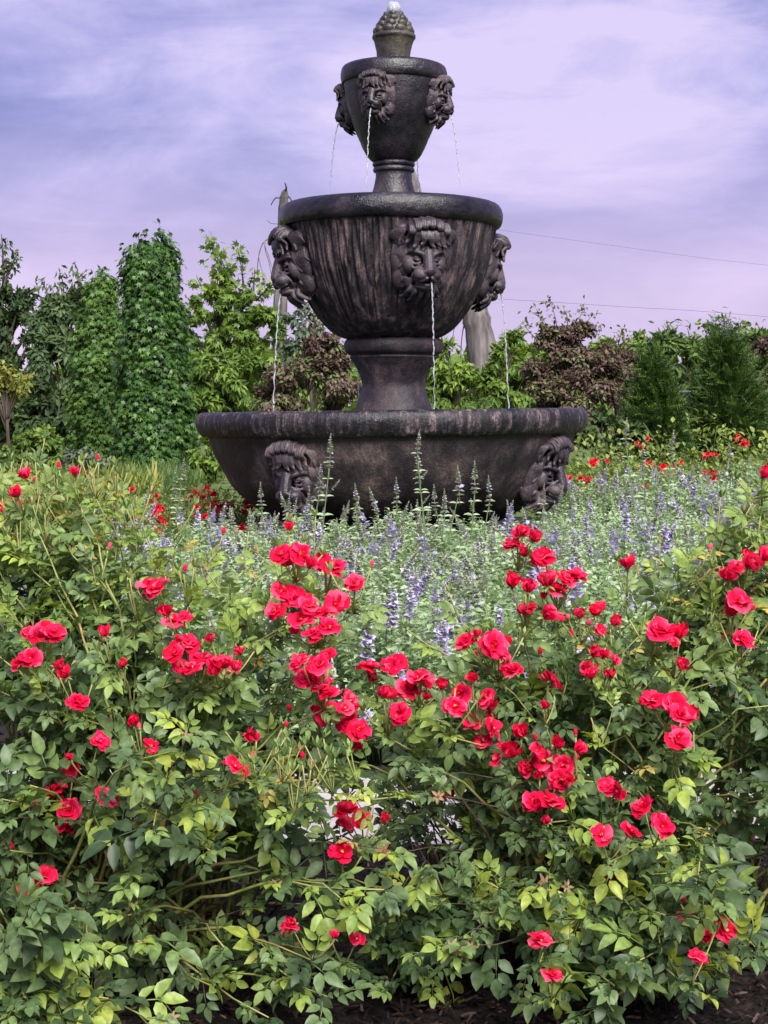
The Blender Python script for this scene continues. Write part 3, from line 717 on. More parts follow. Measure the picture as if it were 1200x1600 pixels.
def fill(bush, n, x0, x1, top, y1, young_above, dens=1.0, depth=(0, .55), gap=None):
    k = 0
    while k < n:
        x = random.uniform(x0, x1); t = interp(x, top) + random.uniform(8, 60); y = t + (y1 - t) * random.random() ** 1.15
        if gap and gap(x, y) and random.random() < .93: continue
        Y = ydepth(y) + random.uniform(-.03, 1) * random.uniform(*depth)
        tip = at(x, y, Y)
        if tip.z < .05: tip.z = .05 + random.random() * .06
        bush.cane(tip, random.uniform(.3, .5), random.uniform(.45, 1.0) if y < young_above else .12 * random.random(), old=random.random() < .35 and y > 1100, step=.034 / dens); k += 1
def gap_mid(x, y):
    return (600 < x < 790 and y > 1240) or (560 < x < 780 and y > 1480) or (250 < x < 400 and 1380 < y < 1500)
fill(LEFT, 98, -260, 620, TOP_L, 1560, 1010, gap=gap_mid)
fill(RIGHT, 106, 610, 1460, TOP_R, 1560, 980, gap=gap_mid)
# budded yellow-green sprays along the tops
for x, y, nb in [(20,735,4),(60,745,5),(95,760,5),(150,738,6),(180,745,6),(205,775,3),(120,800,5),(75,815,5),(30,825,6),(160,820,4),(215,830,4),(250,850,2),(300,860,2),(330,845,1),(270,870,1),(380,850,1),(490,830,3),(360,895,1),(60,880,5),(110,890,3),(10,800,4),(0,890,3),(140,905,2),(-40,760,4),(-90,740,4),(230,885,2),(400,910,1),(430,845,2)]:
    LEFT.spray(at(x, y, ydepth(y) + random.uniform(.0, .25)), nb)
for _ in range(34):
    x = random.uniform(-160, 330); y = interp(x, TOP_L) + random.gauss(0, 45) - 15
    LEFT.spray(at(x, y, ydepth(y) + random.uniform(.0, .3)), random.choice([1, 2, 3, 4, 5]), random.uniform(.6, 1))
for _ in range(16):
    x = random.uniform(1020, 1380); y = interp(x, TOP_R) + abs(random.gauss(0, 60))
    RIGHT.spray(at(x, y, ydepth(y) + random.uniform(.0, .3)), random.choice([0, 1, 2, 3]), random.uniform(.5, 1))
for x, y, nb in [(440,1170,8),(480,1190,6),(520,1185,4),(400,1165,5),(460,1215,4),(560,1170,2)]:
    LEFT.spray(at(x, y, 2.46), nb, 1.0, 1.1)
for x, y, nb in [(1195,730,3),(1160,785,3),(1120,800,2),(1080,830,1),(1180,830,3),(1030,860,1),(720,930,1),(690,975,1),(740,1000,2),(760,950,1),(1045,930,2),(900,1010,5),(870,1035,4),(960,1005,4),(1000,950,2),(1110,940,1),(1230,745,4),(1280,760,3),(1085,1140,2),(940,1120,3),(990,1050,2)]:
    RIGHT.spray(at(x, y, ydepth(y) + random.uniform(.0, .2)), nb)
for x, y in [(1090,1380),(1040,1430),(1120,1400),(1000,1500),(960,1540),(1060,1530),(910,1590),(1110,1560),(1180,1480)]:
    RIGHT.cane(at(x, y, 2.38), .5, .08, False, .034)
for x, y in [(220,1180),(260,1215),(310,1260),(240,1290),(330,1330),(540,1410),(600,1390),(350,1480),(330,1540),(420,1590),(200,1430),(140,1480),(90,1520),(520,1560),(620,1245)]:
    LEFT.cane(at(x, y, 2.40), .5, .08, False, .034)
for _ in range(70):
    b = random.choice((LEFT, RIGHT)); x = random.uniform(0, 600) if b is LEFT else random.uniform(620, 1200)
    b.cane(at(x, random.uniform(1180, 1560), random.uniform(2.46, 2.8)), .985, 0, True, .06, random.uniform(.0014, .0024))
# spent flower stars
for x, y in [(215,1370),(432,1385),(222,1475),(140,1555),(85,1590),(290,1150),(685,1245),(720,1490),(735,1480),(705,1480),(850,1380),(885,1385),(600,1330),(270,1590),(205,1420)]:
    b = LEFT if x < 620 else RIGHT
    p = at(x, y, 2.42); link('spent_flower', random.choice(SPENT_ME), b.root, Matrix.Translation(b.loc(p)) @ axis_rot((random.gauss(0, .4), -1, random.gauss(.4, .4)), random.random() * 6) @ Matrix.Scale(random.uniform(.011, .018), 4))
    b.cane(p + Vector((0, .012, 0)), .7, 0, True, .06, .0022)
LEFT.finish(); RIGHT.finish()

# low straggling rose between them, and a short sucker at the lower edge
LOW = Bush('rose_bush', (at(690, 1480, 2.72).x, 2.86, 0), 'low straggling rose with few leaves on bare mulch between the two big bushes', .10)
for x, y in [(640,1390),(660,1360),(700,1400),(740,1400),(780,1385),(720,1350),(680,1430),(640,1450),(760,1440),(610,1470),(650,1500),(690,1465),(790,1430),(730,1460),(590,1430),(620,1540),(670,1545),(810,1400)]:
    for _ in range(2):
        p = at(x + random.uniform(-15, 15), y + random.uniform(-12, 12), random.uniform(2.5, 2.7)); p.z = max(p.z, .05); LOW.cane(p, .45, .1, random.random() < .5, .038)
for _ in range(85):
    x = random.uniform(600, 800); y = random.uniform(1200, 1330)
    p = at(x, y, random.uniform(2.75, 3.25)); q = Vector((p.x + random.uniform(.05, .22), p.y + .02, 0.0)); q.z = .0
    LOW.cane(p, random.choice([.6, .8, .97]), .0, True, .06, .0017, start=q, lift=random.uniform(.5, .8))
LOW.finish()
CORNER = Bush('rose_bush', (at(40, 1500, 2.3).x - .05, 2.36, 0), 'pale leaved rose shoot low in the front left corner', .06)
for x, y in [(20,1440),(50,1410),(80,1450),(10,1480),(60,1520),(110,1540),(40,1560),(0,1420),(120,1580),(170,1560),(20,1590),(-30,1480),(150,1600),(230,1590)]:
    CORNER.cane(at(x, y, random.uniform(2.18, 2.3)), .45, .12, False, .034)
CORNER.finish()

# ================================================================== CATMINT
FATL = blade(.85, .35, .2, (0, .5, 1), (0, 1, 0))
def cat_spike(seed, bloomy):
    rd = random.Random(seed); a = Acc(); Ls = .16
    tube(a, [(0, 0, -.05), (0, 0, Ls)], [.0017, .0010], 4, .12)
    z = .0; k = 0
    while z < Ls:
        f = 1 - z / Ls; nf = 9 if f > .3 else 6
        for j in range(nf):
            t = 2 * math.pi * j / nf + k; r_ = (.017 * min(1, f * 1.8) + .004)
            d = np.array([math.cos(t), math.sin(t), .55]); c = np.array([.0, 0, z])
            fl = rd.random() < bloomy
            V, T = FATL; d = d + np.array([rd.gauss(0, .25), rd.gauss(0, .25), rd.gauss(0, .3)]); M = frames(d[None], np.array([[rd.gauss(0, .4), rd.gauss(0, .4), 1.0]]))[0] * (r_ * rd.uniform(.8, 1.15) * (1.3 if fl else 1.0))
            a.add(V @ M.T + c, T, rd.uniform(.6, 1) if fl else rd.uniform(.1, .42))
        z += rd.uniform(.008, .012) if f < .62 else rd.uniform(.018, .026); k += 1
    return a.mesh('flower_spike', M_CATSPIKE)
SP_PALE = [cat_spike(k, .06) for k in range(4)]
SP_LAV = [cat_spike(k + 10, .5) for k in range(4)]

def cat_foliage(seed, h=.40, r=.40, n_st=165):
    rd = random.Random(seed); a = Acc(); tips = []; P, AX, NM, SC, TN = [], [], [], [], []
    for i in range(n_st):
        t = rd.random() * 6.283; q = math.sqrt(rd.random()); rr = r * q
        tip = np.array([rr * math.cos(t), rr * math.sin(t), h * (1 - .55 * q * q) * rd.uniform(.82, 1.1)])
        base = tip * np.array([.35, .35, 0]); ctl = base + (tip - base) * np.array([.35, .35, .7])
        C = bez(base, ctl, tip, 7); tube(a, C, np.linspace(.0022, .0012, 7), 3, .35)
        tips.append((tip, nrm(tip - ctl)))
        nn = int(np.linalg.norm(tip - base) / .024)
        for k in range(nn):
            u = .22 + .78 * (k + 1) / nn; i_ = u * 6; i0 = min(5, int(i_)); p = C[i0] * (1 - i_ + i0) + C[i0 + 1] * (i_ - i0)
            ph = k * 1.57 + i
            for s_ in (0, math.pi):
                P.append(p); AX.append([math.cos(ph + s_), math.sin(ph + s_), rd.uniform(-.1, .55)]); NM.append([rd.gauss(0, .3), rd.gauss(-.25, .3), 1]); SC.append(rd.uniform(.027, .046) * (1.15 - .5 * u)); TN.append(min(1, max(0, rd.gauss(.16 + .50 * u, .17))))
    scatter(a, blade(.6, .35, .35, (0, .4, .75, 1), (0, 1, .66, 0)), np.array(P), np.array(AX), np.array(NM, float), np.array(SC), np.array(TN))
    return a.mesh('foliage', M_CATLEAF), tips
CAT = [cat_foliage(k) for k in range(5)]

def catmint(x, y, hgt, lav, label, group, nsp=16, width=1.0):
    root = empty('catmint_plant', (x, y, 0), label, 'catmint', group)
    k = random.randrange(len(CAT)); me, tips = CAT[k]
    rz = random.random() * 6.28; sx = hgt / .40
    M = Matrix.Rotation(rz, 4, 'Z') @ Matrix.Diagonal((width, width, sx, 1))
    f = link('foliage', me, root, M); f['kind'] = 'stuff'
    for tp, d in random.sample(tips, nsp):
        p = M @ Vector(tp); dd = (M.to_3x3() @ Vector(d)); dd += Vector((random.gauss(0, .35), random.gauss(0, .35), .75))
        m_ = random.choice(SP_LAV) if random.random() < lav else random.choice(SP_PALE)
        link('flower_spike', m_, root, Matrix.Translation(p) @ axis_rot(dd, random.random() * 6) @ Matrix.Scale(random.uniform(.6, 1.05), 4))
    return root
G1 = 'catmint plants between the path and the fountain'
def row_of(x, y):
    px = 600 + F * x / y
    return px
spots = []
yy = 4.62
while yy < 8.9:
    xw = 330 + 0 * yy; nx = int(1500 / (.50 * F / yy)) + 1
    for i in range(nx + 1):
        x = (-.5 + (i + .5 * (int(yy * 10) % 2)) / nx) * 1500 / F * yy + random.uniform(-.06, .06); y = yy + random.uniform(-.08, .08)
        d = math.hypot(x - FC.x, y - FC.y)
        if .85 < d < 5.45: spots.append((x, y))
    yy += .46
for x, y in spots:
    px = row_of(x, y); r = 0
    if px < 70: continue
    lav = .04
    if 600 < px < 730 and y < 6.6: lav = .95
    elif 900 < px < 1060: lav = .6
    elif px > 1060: lav = .35
    elif 420 < px < 520 and y > 7: lav = .35
    elif px < 330: lav = .35
    right = px > 880
    h = .41 + (.07 if right else 0) + random.uniform(-.04, .05)
    if lav >= .6: lb = 'lavender flowering catmint plant in the bed before the fountain' if not right else 'lavender flowering catmint plant right of the fountain basin'
    elif right: lb = 'tall half faded catmint plant at the right end of the bed'
    elif px < 420: lb = 'grey-green catmint plant with a few mauve flowers left of the basin'
    else: lb = 'silvery grey-green catmint plant with pale spent spikes before the basin'
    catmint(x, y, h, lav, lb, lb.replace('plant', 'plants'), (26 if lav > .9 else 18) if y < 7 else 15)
# tall pale stalks standing up before the basin
TALL = [(408,760,8.3,'short pale catmint stalk at the lower left curve of the basin'),(450,780,7.8,'short pale stalk with mauve flowers below the left lion head of the basin'),(485,770,7.6,'pale catmint stalk before the chin of the basin lion left of centre'),
 (515,690,7.4,'tallest pale catmint stalk beside the right cheek of the basin lion left of centre'),(500,730,7.5,'middling pale stalk just left of the tallest stalk by the basin lion'),(558,765,8.0,'short pale catmint stalk alone in the gap right of the basin lion'),
 (620,755,7.9,'short broad pale catmint stalk just left of the tall central stalk'),(652,675,7.3,'very tall pale catmint stalk before the middle of the basin'),(655,715,7.4,'shorter stalk rising close in front of the very tall central stalk'),
 (718,735,7.6,'left one of a close pair of tall pale stalks right of basin centre'),(742,732,7.6,'right one of a close pair of tall pale stalks right of basin centre'),(765,752,7.8,'slightly shorter pale stalk just right of the close pair'),
 (848,758,8.2,'short pale catmint stalk below the right lion head of the basin'),(695,770,8.0,'short pale stalk between the central stalk and the close pair'),(590,785,8.2,'lowest pale stalk between the gap stalk and the broad stalk'),
 (978,655,7.8,'tallest pale catmint stalk right of the basin before the shorter arborvitae'),(1050,680,8.2,'pale catmint stalk between the two arborvitae'),(285,722,9.0,'taller pale stalk at the right foot of the green column tree'),
 (272,738,9.0,'shorter pale stalk at the right foot of the green column tree'),(1005,700,8.4,'lower pale catmint stalk just right of the tallest one beside the basin'),(680,760,7.9,'short pale stalk close right of the very tall central stalk')]
TS = Acc()
def tall_stalk(px, py, Y, lab):
    top = at(px, py, Y); root = empty('catmint_stalk', (top.x, Y, 0), lab, 'catmint', 'tall catmint stalks before the basin' if 330 < px < 920 else ('tall catmint stalks right of the basin' if px > 900 else 'tall catmint stalks left of the basin'))
    a = Acc(); h = top.z; b = random.uniform(-.13, .13)
    C = bez((b, 0, .1), (b * .4, 0, h * .6), (0, 0, h - .1), 8); tube(a, C, np.linspace(.0036, .0022, 8), 4, .25)
    for k in range(4):
        p = C[4 + k] if k < 4 else C[7]
        for s_ in (-1, 1):
            V, T = LEAFLET; M = frames(np.array([[s_ * .9, random.uniform(-.4, .4), .25]]), np.array([[0, -.3, 1.0]]))[0] * random.uniform(.03, .05) * (1.1 - .12 * k); a.add(V @ M.T + p, T, random.uniform(.6, 1))
    a.build('stem', M_CATLEAF, root)
    link('flower_spike', random.choice(SP_PALE), root, Matrix.Translation((0, 0, h - .12)) @ axis_rot((random.uniform(-.1, .1), 0, 1)) @ Matrix.Scale(random.uniform(.8, 1.0), 4))
    for s_ in (-1, 1):
        if random.random() < .7: link('flower_spike', random.choice(SP_PALE), root, Matrix.Translation((s_ * .012, 0, h - .22)) @ axis_rot((s_ * .8, 0, 1)) @ Matrix.Scale(.38, 4))
for t in TALL: tall_stalk(*t)

# ================================================================== ROSES AND PLANTS FURTHER BACK
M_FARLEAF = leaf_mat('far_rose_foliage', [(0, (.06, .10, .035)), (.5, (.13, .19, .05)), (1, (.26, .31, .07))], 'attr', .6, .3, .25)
def far_rose(seed):
    rd = random.Random(seed); n = 1700
    a = Acc(); u = unit_rand(n); u[:, 2] = np.abs(u[:, 2]); q = RNG.uniform(.45, 1, n)[:, None] ** .5
    P = u * q * np.array([.42, .42, .5]) * (1 + .25 * np.sin(u[:, :1] * 7 + seed)) + np.array([0, 0, .05])
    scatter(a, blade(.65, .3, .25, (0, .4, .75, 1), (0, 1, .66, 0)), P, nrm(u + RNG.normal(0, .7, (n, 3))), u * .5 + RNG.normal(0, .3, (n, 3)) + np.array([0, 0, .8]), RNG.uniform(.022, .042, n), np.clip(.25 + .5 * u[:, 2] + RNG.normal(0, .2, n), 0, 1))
    for _ in range(14):
        t = rd.random() * 6.28; tube(a, bez((0, 0, 0), (.1 * math.cos(t), .1 * math.sin(t), .3), (.33 * math.cos(t), .33 * math.sin(t), rd.uniform(.3, .62)), 6), .003, 4, .3)
    return a.mesh('foliage', M_FARLEAF)
FR = [far_rose(k) for k in range(4)]
def far_bloom(seed):
    a = Acc(); rd = random.Random(seed)
    for k in range(11):
        t = k * 2.4; tl = .25 + .07 * k
        V, T = blade(.95, .3, -.3 + .4 * (k > 5)); M = frames(np.array([[math.cos(t) * tl, math.sin(t) * tl, 1 - tl * .8]]), np.array([[-math.cos(t), -math.sin(t), .6]]))[0] * rd.uniform(.024, .032); a.add(V @ M.T, T, rd.random())
    return a.mesh('rose_bloom', M_PETAL_FAR)
FB = [far_bloom(k) for k in range(4)]
def distant_rose(px, Y, h, nb, label, group):
    x = (px - 600) / F * Y; root = empty('rose_bush', (x, Y, 0), label, 'rose bush', group)
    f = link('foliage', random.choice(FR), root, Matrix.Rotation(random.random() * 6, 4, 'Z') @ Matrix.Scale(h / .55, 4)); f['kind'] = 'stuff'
    c0 = [Vector((random.uniform(-.3, .3), random.uniform(-.4, .0), random.uniform(.62, .98))) for _ in range(max(2, nb // 3))]
    for _ in range(int(nb * 1.5)):
        c = random.choice(c0); p = Vector((c.x * h / .55 + random.gauss(0, .04), c.y * h / .55 + random.gauss(0, .04), h * c.z + random.gauss(0, .025)))
        link('rose_bloom', random.choice(FB), root, Matrix.Translation(p) @ axis_rot((random.gauss(0, .3), -.6, .7), random.random() * 6) @ Matrix.Scale(random.uniform(.8, 1.25), 4))
ORD = ['first', 'second', 'third', 'fourth', 'fifth', 'sixth', 'seventh', 'eighth', 'ninth', 'tenth', 'eleventh']
LBL = 'small red rose bush in the row behind the catmint left of the basin'; LBR = 'yellow-green rose bush with red blooms right of the basin under the dark trees'
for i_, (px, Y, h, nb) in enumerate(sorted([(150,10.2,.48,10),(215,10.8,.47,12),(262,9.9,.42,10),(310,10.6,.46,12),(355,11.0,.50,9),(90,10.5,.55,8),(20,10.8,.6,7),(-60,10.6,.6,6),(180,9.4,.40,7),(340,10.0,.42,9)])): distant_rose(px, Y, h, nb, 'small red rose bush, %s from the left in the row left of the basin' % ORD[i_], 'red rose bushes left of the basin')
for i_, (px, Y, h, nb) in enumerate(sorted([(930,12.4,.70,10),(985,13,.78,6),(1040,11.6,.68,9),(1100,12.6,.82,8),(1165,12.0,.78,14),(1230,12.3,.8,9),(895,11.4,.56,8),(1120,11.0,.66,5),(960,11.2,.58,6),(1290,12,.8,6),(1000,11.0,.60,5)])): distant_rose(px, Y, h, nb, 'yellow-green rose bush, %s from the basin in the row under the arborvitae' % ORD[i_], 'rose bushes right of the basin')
LBC = 'mauve catmint plant among the roses at the far right of the bed'
for px, Y, h in [(910,10.3,.5),(950,10.6,.56),(1000,10.2,.60),(1060,10.4,.62),(1110,9.8,.6),(1160,10.4,.66),(1200,9.7,.64),(1050,9.3,.56),(985,9.4,.54),(930,9.3,.48),(1130,9.2,.56),(1240,10.5,.66),(1190,9.0,.56)]:
    catmint((px - 600) / F * Y, Y, h, .6, LBC, 'mauve catmint plants at the far right', 14)

# ================================================================== TREES AND SHRUBS
def tree(name, label, cat, px, Y, base_px, lobes, leaf, size, m, n, clump=.30, droop=.4, trunk=.05, group=None, shell=.35, shoots=0, bark=None, tops=None, up=.5):
    """lobes: (px, py, rx, ry) outlines in the photo at distance Y, each grown as a round volume of leaf clumps round a limb."""
    k = Y / F; bx = (px - 600) * k
    root = empty(name, (bx, Y, 0), label, cat, group)
    a = Acc(); ta = Acc()
    zt = max(at(px, l[1] - l[3] * .3, Y).z for l in lobes)
    top_l = min(lobes, key=lambda l: l[1])
    pts = [(0, 0, -.05), (.02 * zt, 0, zt * .35), ((top_l[0] - px) * k * .7, 0, zt * .75), ((top_l[0] - px) * k, 0, zt)]
    tube(ta, pts, np.array([1, .75, .42, .12]) * trunk, 8)
    area = sum(l[2] * l[3] for l in lobes)
    for (lx, ly, rx, ry) in lobes:
        c = np.array([(lx - px) * k, random.uniform(-.3, .3) * rx * k, at(lx, ly, Y).z]); rad = np.array([rx * k, rx * k * .9, ry * k])
        nl = int(n * rx * ry / area); nc = max(6, int(1.1 / clump ** 2 * .8)); 
        u = unit_rand(nc); cc = u * (RNG.uniform(shell, 1, nc)[:, None] ** .6) * rad * (1 - clump * .55)
        st = np.array([0, 0, max(.1, (c[2] - rad[2] * .6) * .7)]) if c[2] > .4 else np.array([0, 0, .05])
        for j in range(min(nc, 14)):
            tube(ta, bez(st, (st + c + cc[j]) / 2 + np.array([0, 0, .1 * rad[2]]), c + cc[j], 6), np.linspace(trunk * .32, trunk * .06, 6), 4)
        w_ = RNG.integers(0, nc, nl); off = unit_rand(nl) * (RNG.uniform(.1, 1, nl)[:, None] ** .5) * rad.mean() * clump * np.array([1.1, 1.1, .8]) 
        P = c + cc[w_] + off
        outd = nrm(P - c) * .8 + RNG.normal(0, .55, (nl, 3)) + np.array([0, 0, -droop])
        nm = nrm(off) * .5 + nrm(P - c) * .5 + RNG.normal(0, .35, (nl, 3)) + np.array([0, 0, up])
        ct = RNG.normal(0, .13, nc)
        tn = np.clip(.46 + ct[w_] + RNG.normal(0, .2, nl), 0, 1)
        scatter(a, leaf, P, outd, nm, RNG.uniform(.75, 1.25, nl) * size, tn)
    for (sx, sy, ex, ey, cnt) in (tops or []):
        p0 = at(sx, sy, Y) - Vector((bx, Y, 0)); p1 = at(ex, ey, Y) - Vector((bx, Y, 0)); p0.y = random.uniform(-.3, .3); p1.y = p0.y + random.uniform(-.2, .2)
        C = bez(p0, (p0 + p1) / 2 + Vector((random.uniform(-.1, .1), 0, .05)), p1, 7); tube(ta, C, np.linspace(trunk * .22, trunk * .05, 7), 4)
        tt = RNG.random(cnt) ** .8; P = np.stack([np.interp(tt, np.linspace(0, 1, 7), C[:, i]) for i in range(3)], -1) + RNG.normal(0, size * .55, (cnt, 3))
        scatter(a, leaf, P, RNG.normal(0, 1, (cnt, 3)) + np.array([0, 0, -.2]), RNG.normal(0, .5, (cnt, 3)) + np.array([0, 0, .8]), RNG.uniform(.7, 1.15, cnt) * size, np.clip(RNG.normal(.6, .2, cnt), 0, 1))
    ta.build('trunk', bark or M_BARK, root); a.build('crown', m, root)
    return root

def column_tree(name, label, cat, px, Y, prof, leaf, size, m, n, droop=.7, trunk=.09, lump=.22, freq=2.2, group=None):
    """prof: (row px, half width px, axis px): a column or cone of foliage with an uneven surface."""
    k = Y / F; bx = (px - 600) * k; root = empty(name, (bx, Y, 0), label, cat, group)
    rows = [p[0] for p in prof]; ta = Acc(); a = Acc()
    ztop = at(px, rows[0], Y).z; tube(ta, [(0, 0, -.05), (0, 0, ztop * .5), (0, 0, ztop * .93)], [trunk, trunk * .7, trunk * .15], 8); 
    ks = np.array([p[1] for p in prof], float); wts = ks + 8
    py = np.interp(RNG.random(n), np.concatenate([[0], np.cumsum((wts[1:] + wts[:-1]) / 2 * np.diff(rows))]) / np.sum((wts[1:] + wts[:-1]) / 2 * np.diff(rows)), rows)
    hw = np.interp(py, rows, ks) * k; ax_ = (np.interp(py, rows, [p[2] for p in prof]) - px) * k
    th = RNG.uniform(0, 2 * np.pi, n); z = np.array([at(px, y, Y).z for y in py])
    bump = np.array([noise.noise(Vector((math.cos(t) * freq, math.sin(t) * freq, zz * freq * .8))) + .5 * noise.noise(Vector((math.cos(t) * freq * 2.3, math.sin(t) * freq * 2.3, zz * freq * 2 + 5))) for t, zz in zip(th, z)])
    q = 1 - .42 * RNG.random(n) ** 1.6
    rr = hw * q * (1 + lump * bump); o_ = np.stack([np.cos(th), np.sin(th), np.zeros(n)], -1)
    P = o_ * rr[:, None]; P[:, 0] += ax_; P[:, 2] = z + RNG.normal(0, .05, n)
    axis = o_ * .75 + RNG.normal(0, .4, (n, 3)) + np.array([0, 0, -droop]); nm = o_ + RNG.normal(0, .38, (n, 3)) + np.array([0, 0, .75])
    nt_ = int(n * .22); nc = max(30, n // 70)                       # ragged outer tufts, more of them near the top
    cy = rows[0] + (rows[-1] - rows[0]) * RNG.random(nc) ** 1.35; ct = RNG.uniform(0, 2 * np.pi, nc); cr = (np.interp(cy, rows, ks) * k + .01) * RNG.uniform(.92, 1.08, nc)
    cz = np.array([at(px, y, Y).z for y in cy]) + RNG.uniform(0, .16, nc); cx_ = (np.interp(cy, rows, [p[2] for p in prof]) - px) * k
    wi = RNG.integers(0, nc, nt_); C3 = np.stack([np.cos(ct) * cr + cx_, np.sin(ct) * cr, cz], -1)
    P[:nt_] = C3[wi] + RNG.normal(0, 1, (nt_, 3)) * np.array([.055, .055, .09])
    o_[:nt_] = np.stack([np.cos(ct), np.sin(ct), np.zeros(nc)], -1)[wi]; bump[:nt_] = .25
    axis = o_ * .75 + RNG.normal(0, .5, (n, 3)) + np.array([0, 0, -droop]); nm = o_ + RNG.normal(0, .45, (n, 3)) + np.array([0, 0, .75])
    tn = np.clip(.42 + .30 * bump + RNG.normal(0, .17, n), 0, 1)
    scatter(a, leaf, P, axis, nm, RNG.uniform(.75, 1.25, n) * size, tn)
    for j in range(26):
        zz = random.uniform(.15, .9) * ztop; t = random.random() * 6.28; r_ = float(np.interp(zz, [at(px, y, Y).z for y in rows[::-1]], ks[::-1])) * k * .85
        tube(ta, [(0, 0, zz - .15), (r_ * .5 * math.cos(t), r_ * .5 * math.sin(t), zz - .02), (r_ * math.cos(t), r_ * math.sin(t), zz + .08)], [.03, .018, .006], 4)
    ta.build('trunk', M_BARK, root); a.build('crown', m, root)
    return root
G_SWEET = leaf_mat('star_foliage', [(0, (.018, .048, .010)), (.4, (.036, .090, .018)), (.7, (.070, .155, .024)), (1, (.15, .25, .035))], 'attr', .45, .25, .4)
G_SWEET2 = leaf_mat('star_foliage_light', [(0, (.026, .060, .012)), (.4, (.055, .12, .022)), (.7, (.10, .19, .030)), (1, (.18, .28, .04))], 'attr', .5, .3, .35)
G_DARK = leaf_mat('dark_foliage', [(0, (.020, .040, .014)), (.5, (.045, .080, .026)), (1, (.10, .15, .042))], 'attr', .6, .25)
G_MID = leaf_mat('mid_foliage', [(0, (.045, .085, .024)), (.5, (.088, .15, .036)), (1, (.16, .23, .055))], 'attr', .6, .32)
G_LIGHT = leaf_mat('light_foliage', [(0, (.06, .115, .022)), (.5, (.13, .215, .036)), (1, (.24, .32, .06))], 'attr', .6, .35)
G_GREY = leaf_mat('grey_foliage', [(0, (.05, .075, .05)), (.5, (.10, .14, .085)), (1, (.17, .21, .13))], 'attr', .65, .3)
G_MID2 = leaf_mat('soft_foliage', [(0, (.035, .065, .026)), (.5, (.070, .12, .045)), (1, (.13, .18, .075))], 'attr', .6, .3)
G_YEL = leaf_mat('yellow_foliage', [(0, (.13, .16, .03)), (.5, (.24, .25, .05)), (1, (.36, .36, .08))], 'attr', .6, .35)
G_PURP = leaf_mat('bronze_foliage', [(0, (.045, .028, .025)), (.35, (.095, .058, .048)), (.60, (.15, .10, .072)), (.70, (.11, .14, .05)), (1, (.17, .23, .07))], 'attr', .55, .25, .35, (1.2, 1, .8))
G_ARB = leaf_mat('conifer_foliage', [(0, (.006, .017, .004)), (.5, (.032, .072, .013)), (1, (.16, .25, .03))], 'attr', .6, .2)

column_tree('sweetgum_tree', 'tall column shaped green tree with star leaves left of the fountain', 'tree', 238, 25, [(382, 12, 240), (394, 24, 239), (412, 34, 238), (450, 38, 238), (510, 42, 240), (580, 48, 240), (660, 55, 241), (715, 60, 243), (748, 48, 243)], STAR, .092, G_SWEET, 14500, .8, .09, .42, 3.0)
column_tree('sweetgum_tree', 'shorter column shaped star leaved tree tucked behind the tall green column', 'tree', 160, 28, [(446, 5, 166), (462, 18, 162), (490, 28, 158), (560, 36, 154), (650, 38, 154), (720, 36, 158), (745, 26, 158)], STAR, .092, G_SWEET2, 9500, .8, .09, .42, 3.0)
tree('dark_tree', 'dark leafy tree at the left edge of the photo with loose top branches', 'tree', 0, 38, 0, [(-30, 470, 80, 80), (20, 500, 55, 60), (-10, 590, 90, 80), (40, 580, 55, 60)], SIMPLE, .16, G_DARK, 9500, .28, tops=[(5, 450, 0, 365, 60), (10, 450, 32, 395, 60), (-20, 440, -35, 350, 60), (0, 430, 25, 410, 40)], trunk=.2)
tree('feathery_tree', 'grey-green feathery tree between the dark left tree and the green columns', 'tree', 105, 36, 0, [(110, 490, 40, 50), (75, 500, 35, 45), (100, 570, 60, 60), (140, 480, 30, 40)], blade(.36, .3, .4, (0, .5, 1), (0, 1, 0)), .19, G_MID2, 9000, .26, tops=[(100, 470, 95, 430, 60), (125, 465, 125, 420, 60), (80, 480, 68, 440, 50), (145, 460, 150, 430, 40)], trunk=.12)
tree('dark_shrub', 'dark rounded shrub below the feathery tree behind the yellow sapling', 'shrub', 85, 33, 0, [(95, 640, 55, 50), (60, 650, 50, 45), (125, 660, 40, 45)], SIMPLE, .16, G_DARK, 3800, .28, trunk=.06)
tree('dark_shrub', 'broad dark shrub at the left edge under the dark tree', 'shrub', -10, 34, 0, [(-20, 650, 70, 55), (25, 660, 40, 45)], SIMPLE, .16, G_DARK, 3000, .28, trunk=.06)
tree('young_tree', 'thin yellow leaved sapling with a bare dark stem at the left edge', 'tree', 10, 20, 0, [(14, 612, 34, 30), (30, 600, 22, 20), (-6, 600, 25, 28), (12, 585, 18, 14)], SIMPLE, .075, G_YEL, 900, .34, trunk=.035, shell=.1, tops=[(15, 600, 50, 590, 20), (10, 600, 20, 565, 20)])
tree('maple_tree', 'light green maple with thin upright shoots between column tree and fountain', 'tree', 350, 32, 0, [(335, 480, 30, 34), (385, 480, 46, 32), (412, 520, 36, 48), (360, 520, 40, 40), (375, 455, 24, 24), (345, 440, 18, 26)], STAR, .15, G_LIGHT, 2300, .30, tops=[(350, 460, 322, 366, 55), (365, 460, 340, 395, 45), (380, 450, 372, 388, 45), (330, 470, 306, 430, 30), (400, 470, 425, 440, 30), (350, 430, 330, 378, 40), (395, 470, 398, 420, 30)], trunk=.10)
tree('shrub', 'bushy mid green shrub below the maple beside the purple shrub', 'shrub', 350, 28, 0, [(345, 590, 60, 48), (320, 640, 50, 50), (390, 600, 45, 50), (300, 600, 30, 45)], blade(.3, .3, .4, (0, .5, 1), (0, 1, 0)), .17, G_LIGHT, 4300, .27, trunk=.06)
tree('shrub', 'yellow-green bushy plant at the foot of the column tree beside the basin', 'shrub', 325, 17, 0, [(322, 705, 26, 48), (345, 715, 24, 40)], SIMPLE, .07, G_LIGHT, 1500, .35, trunk=.02)
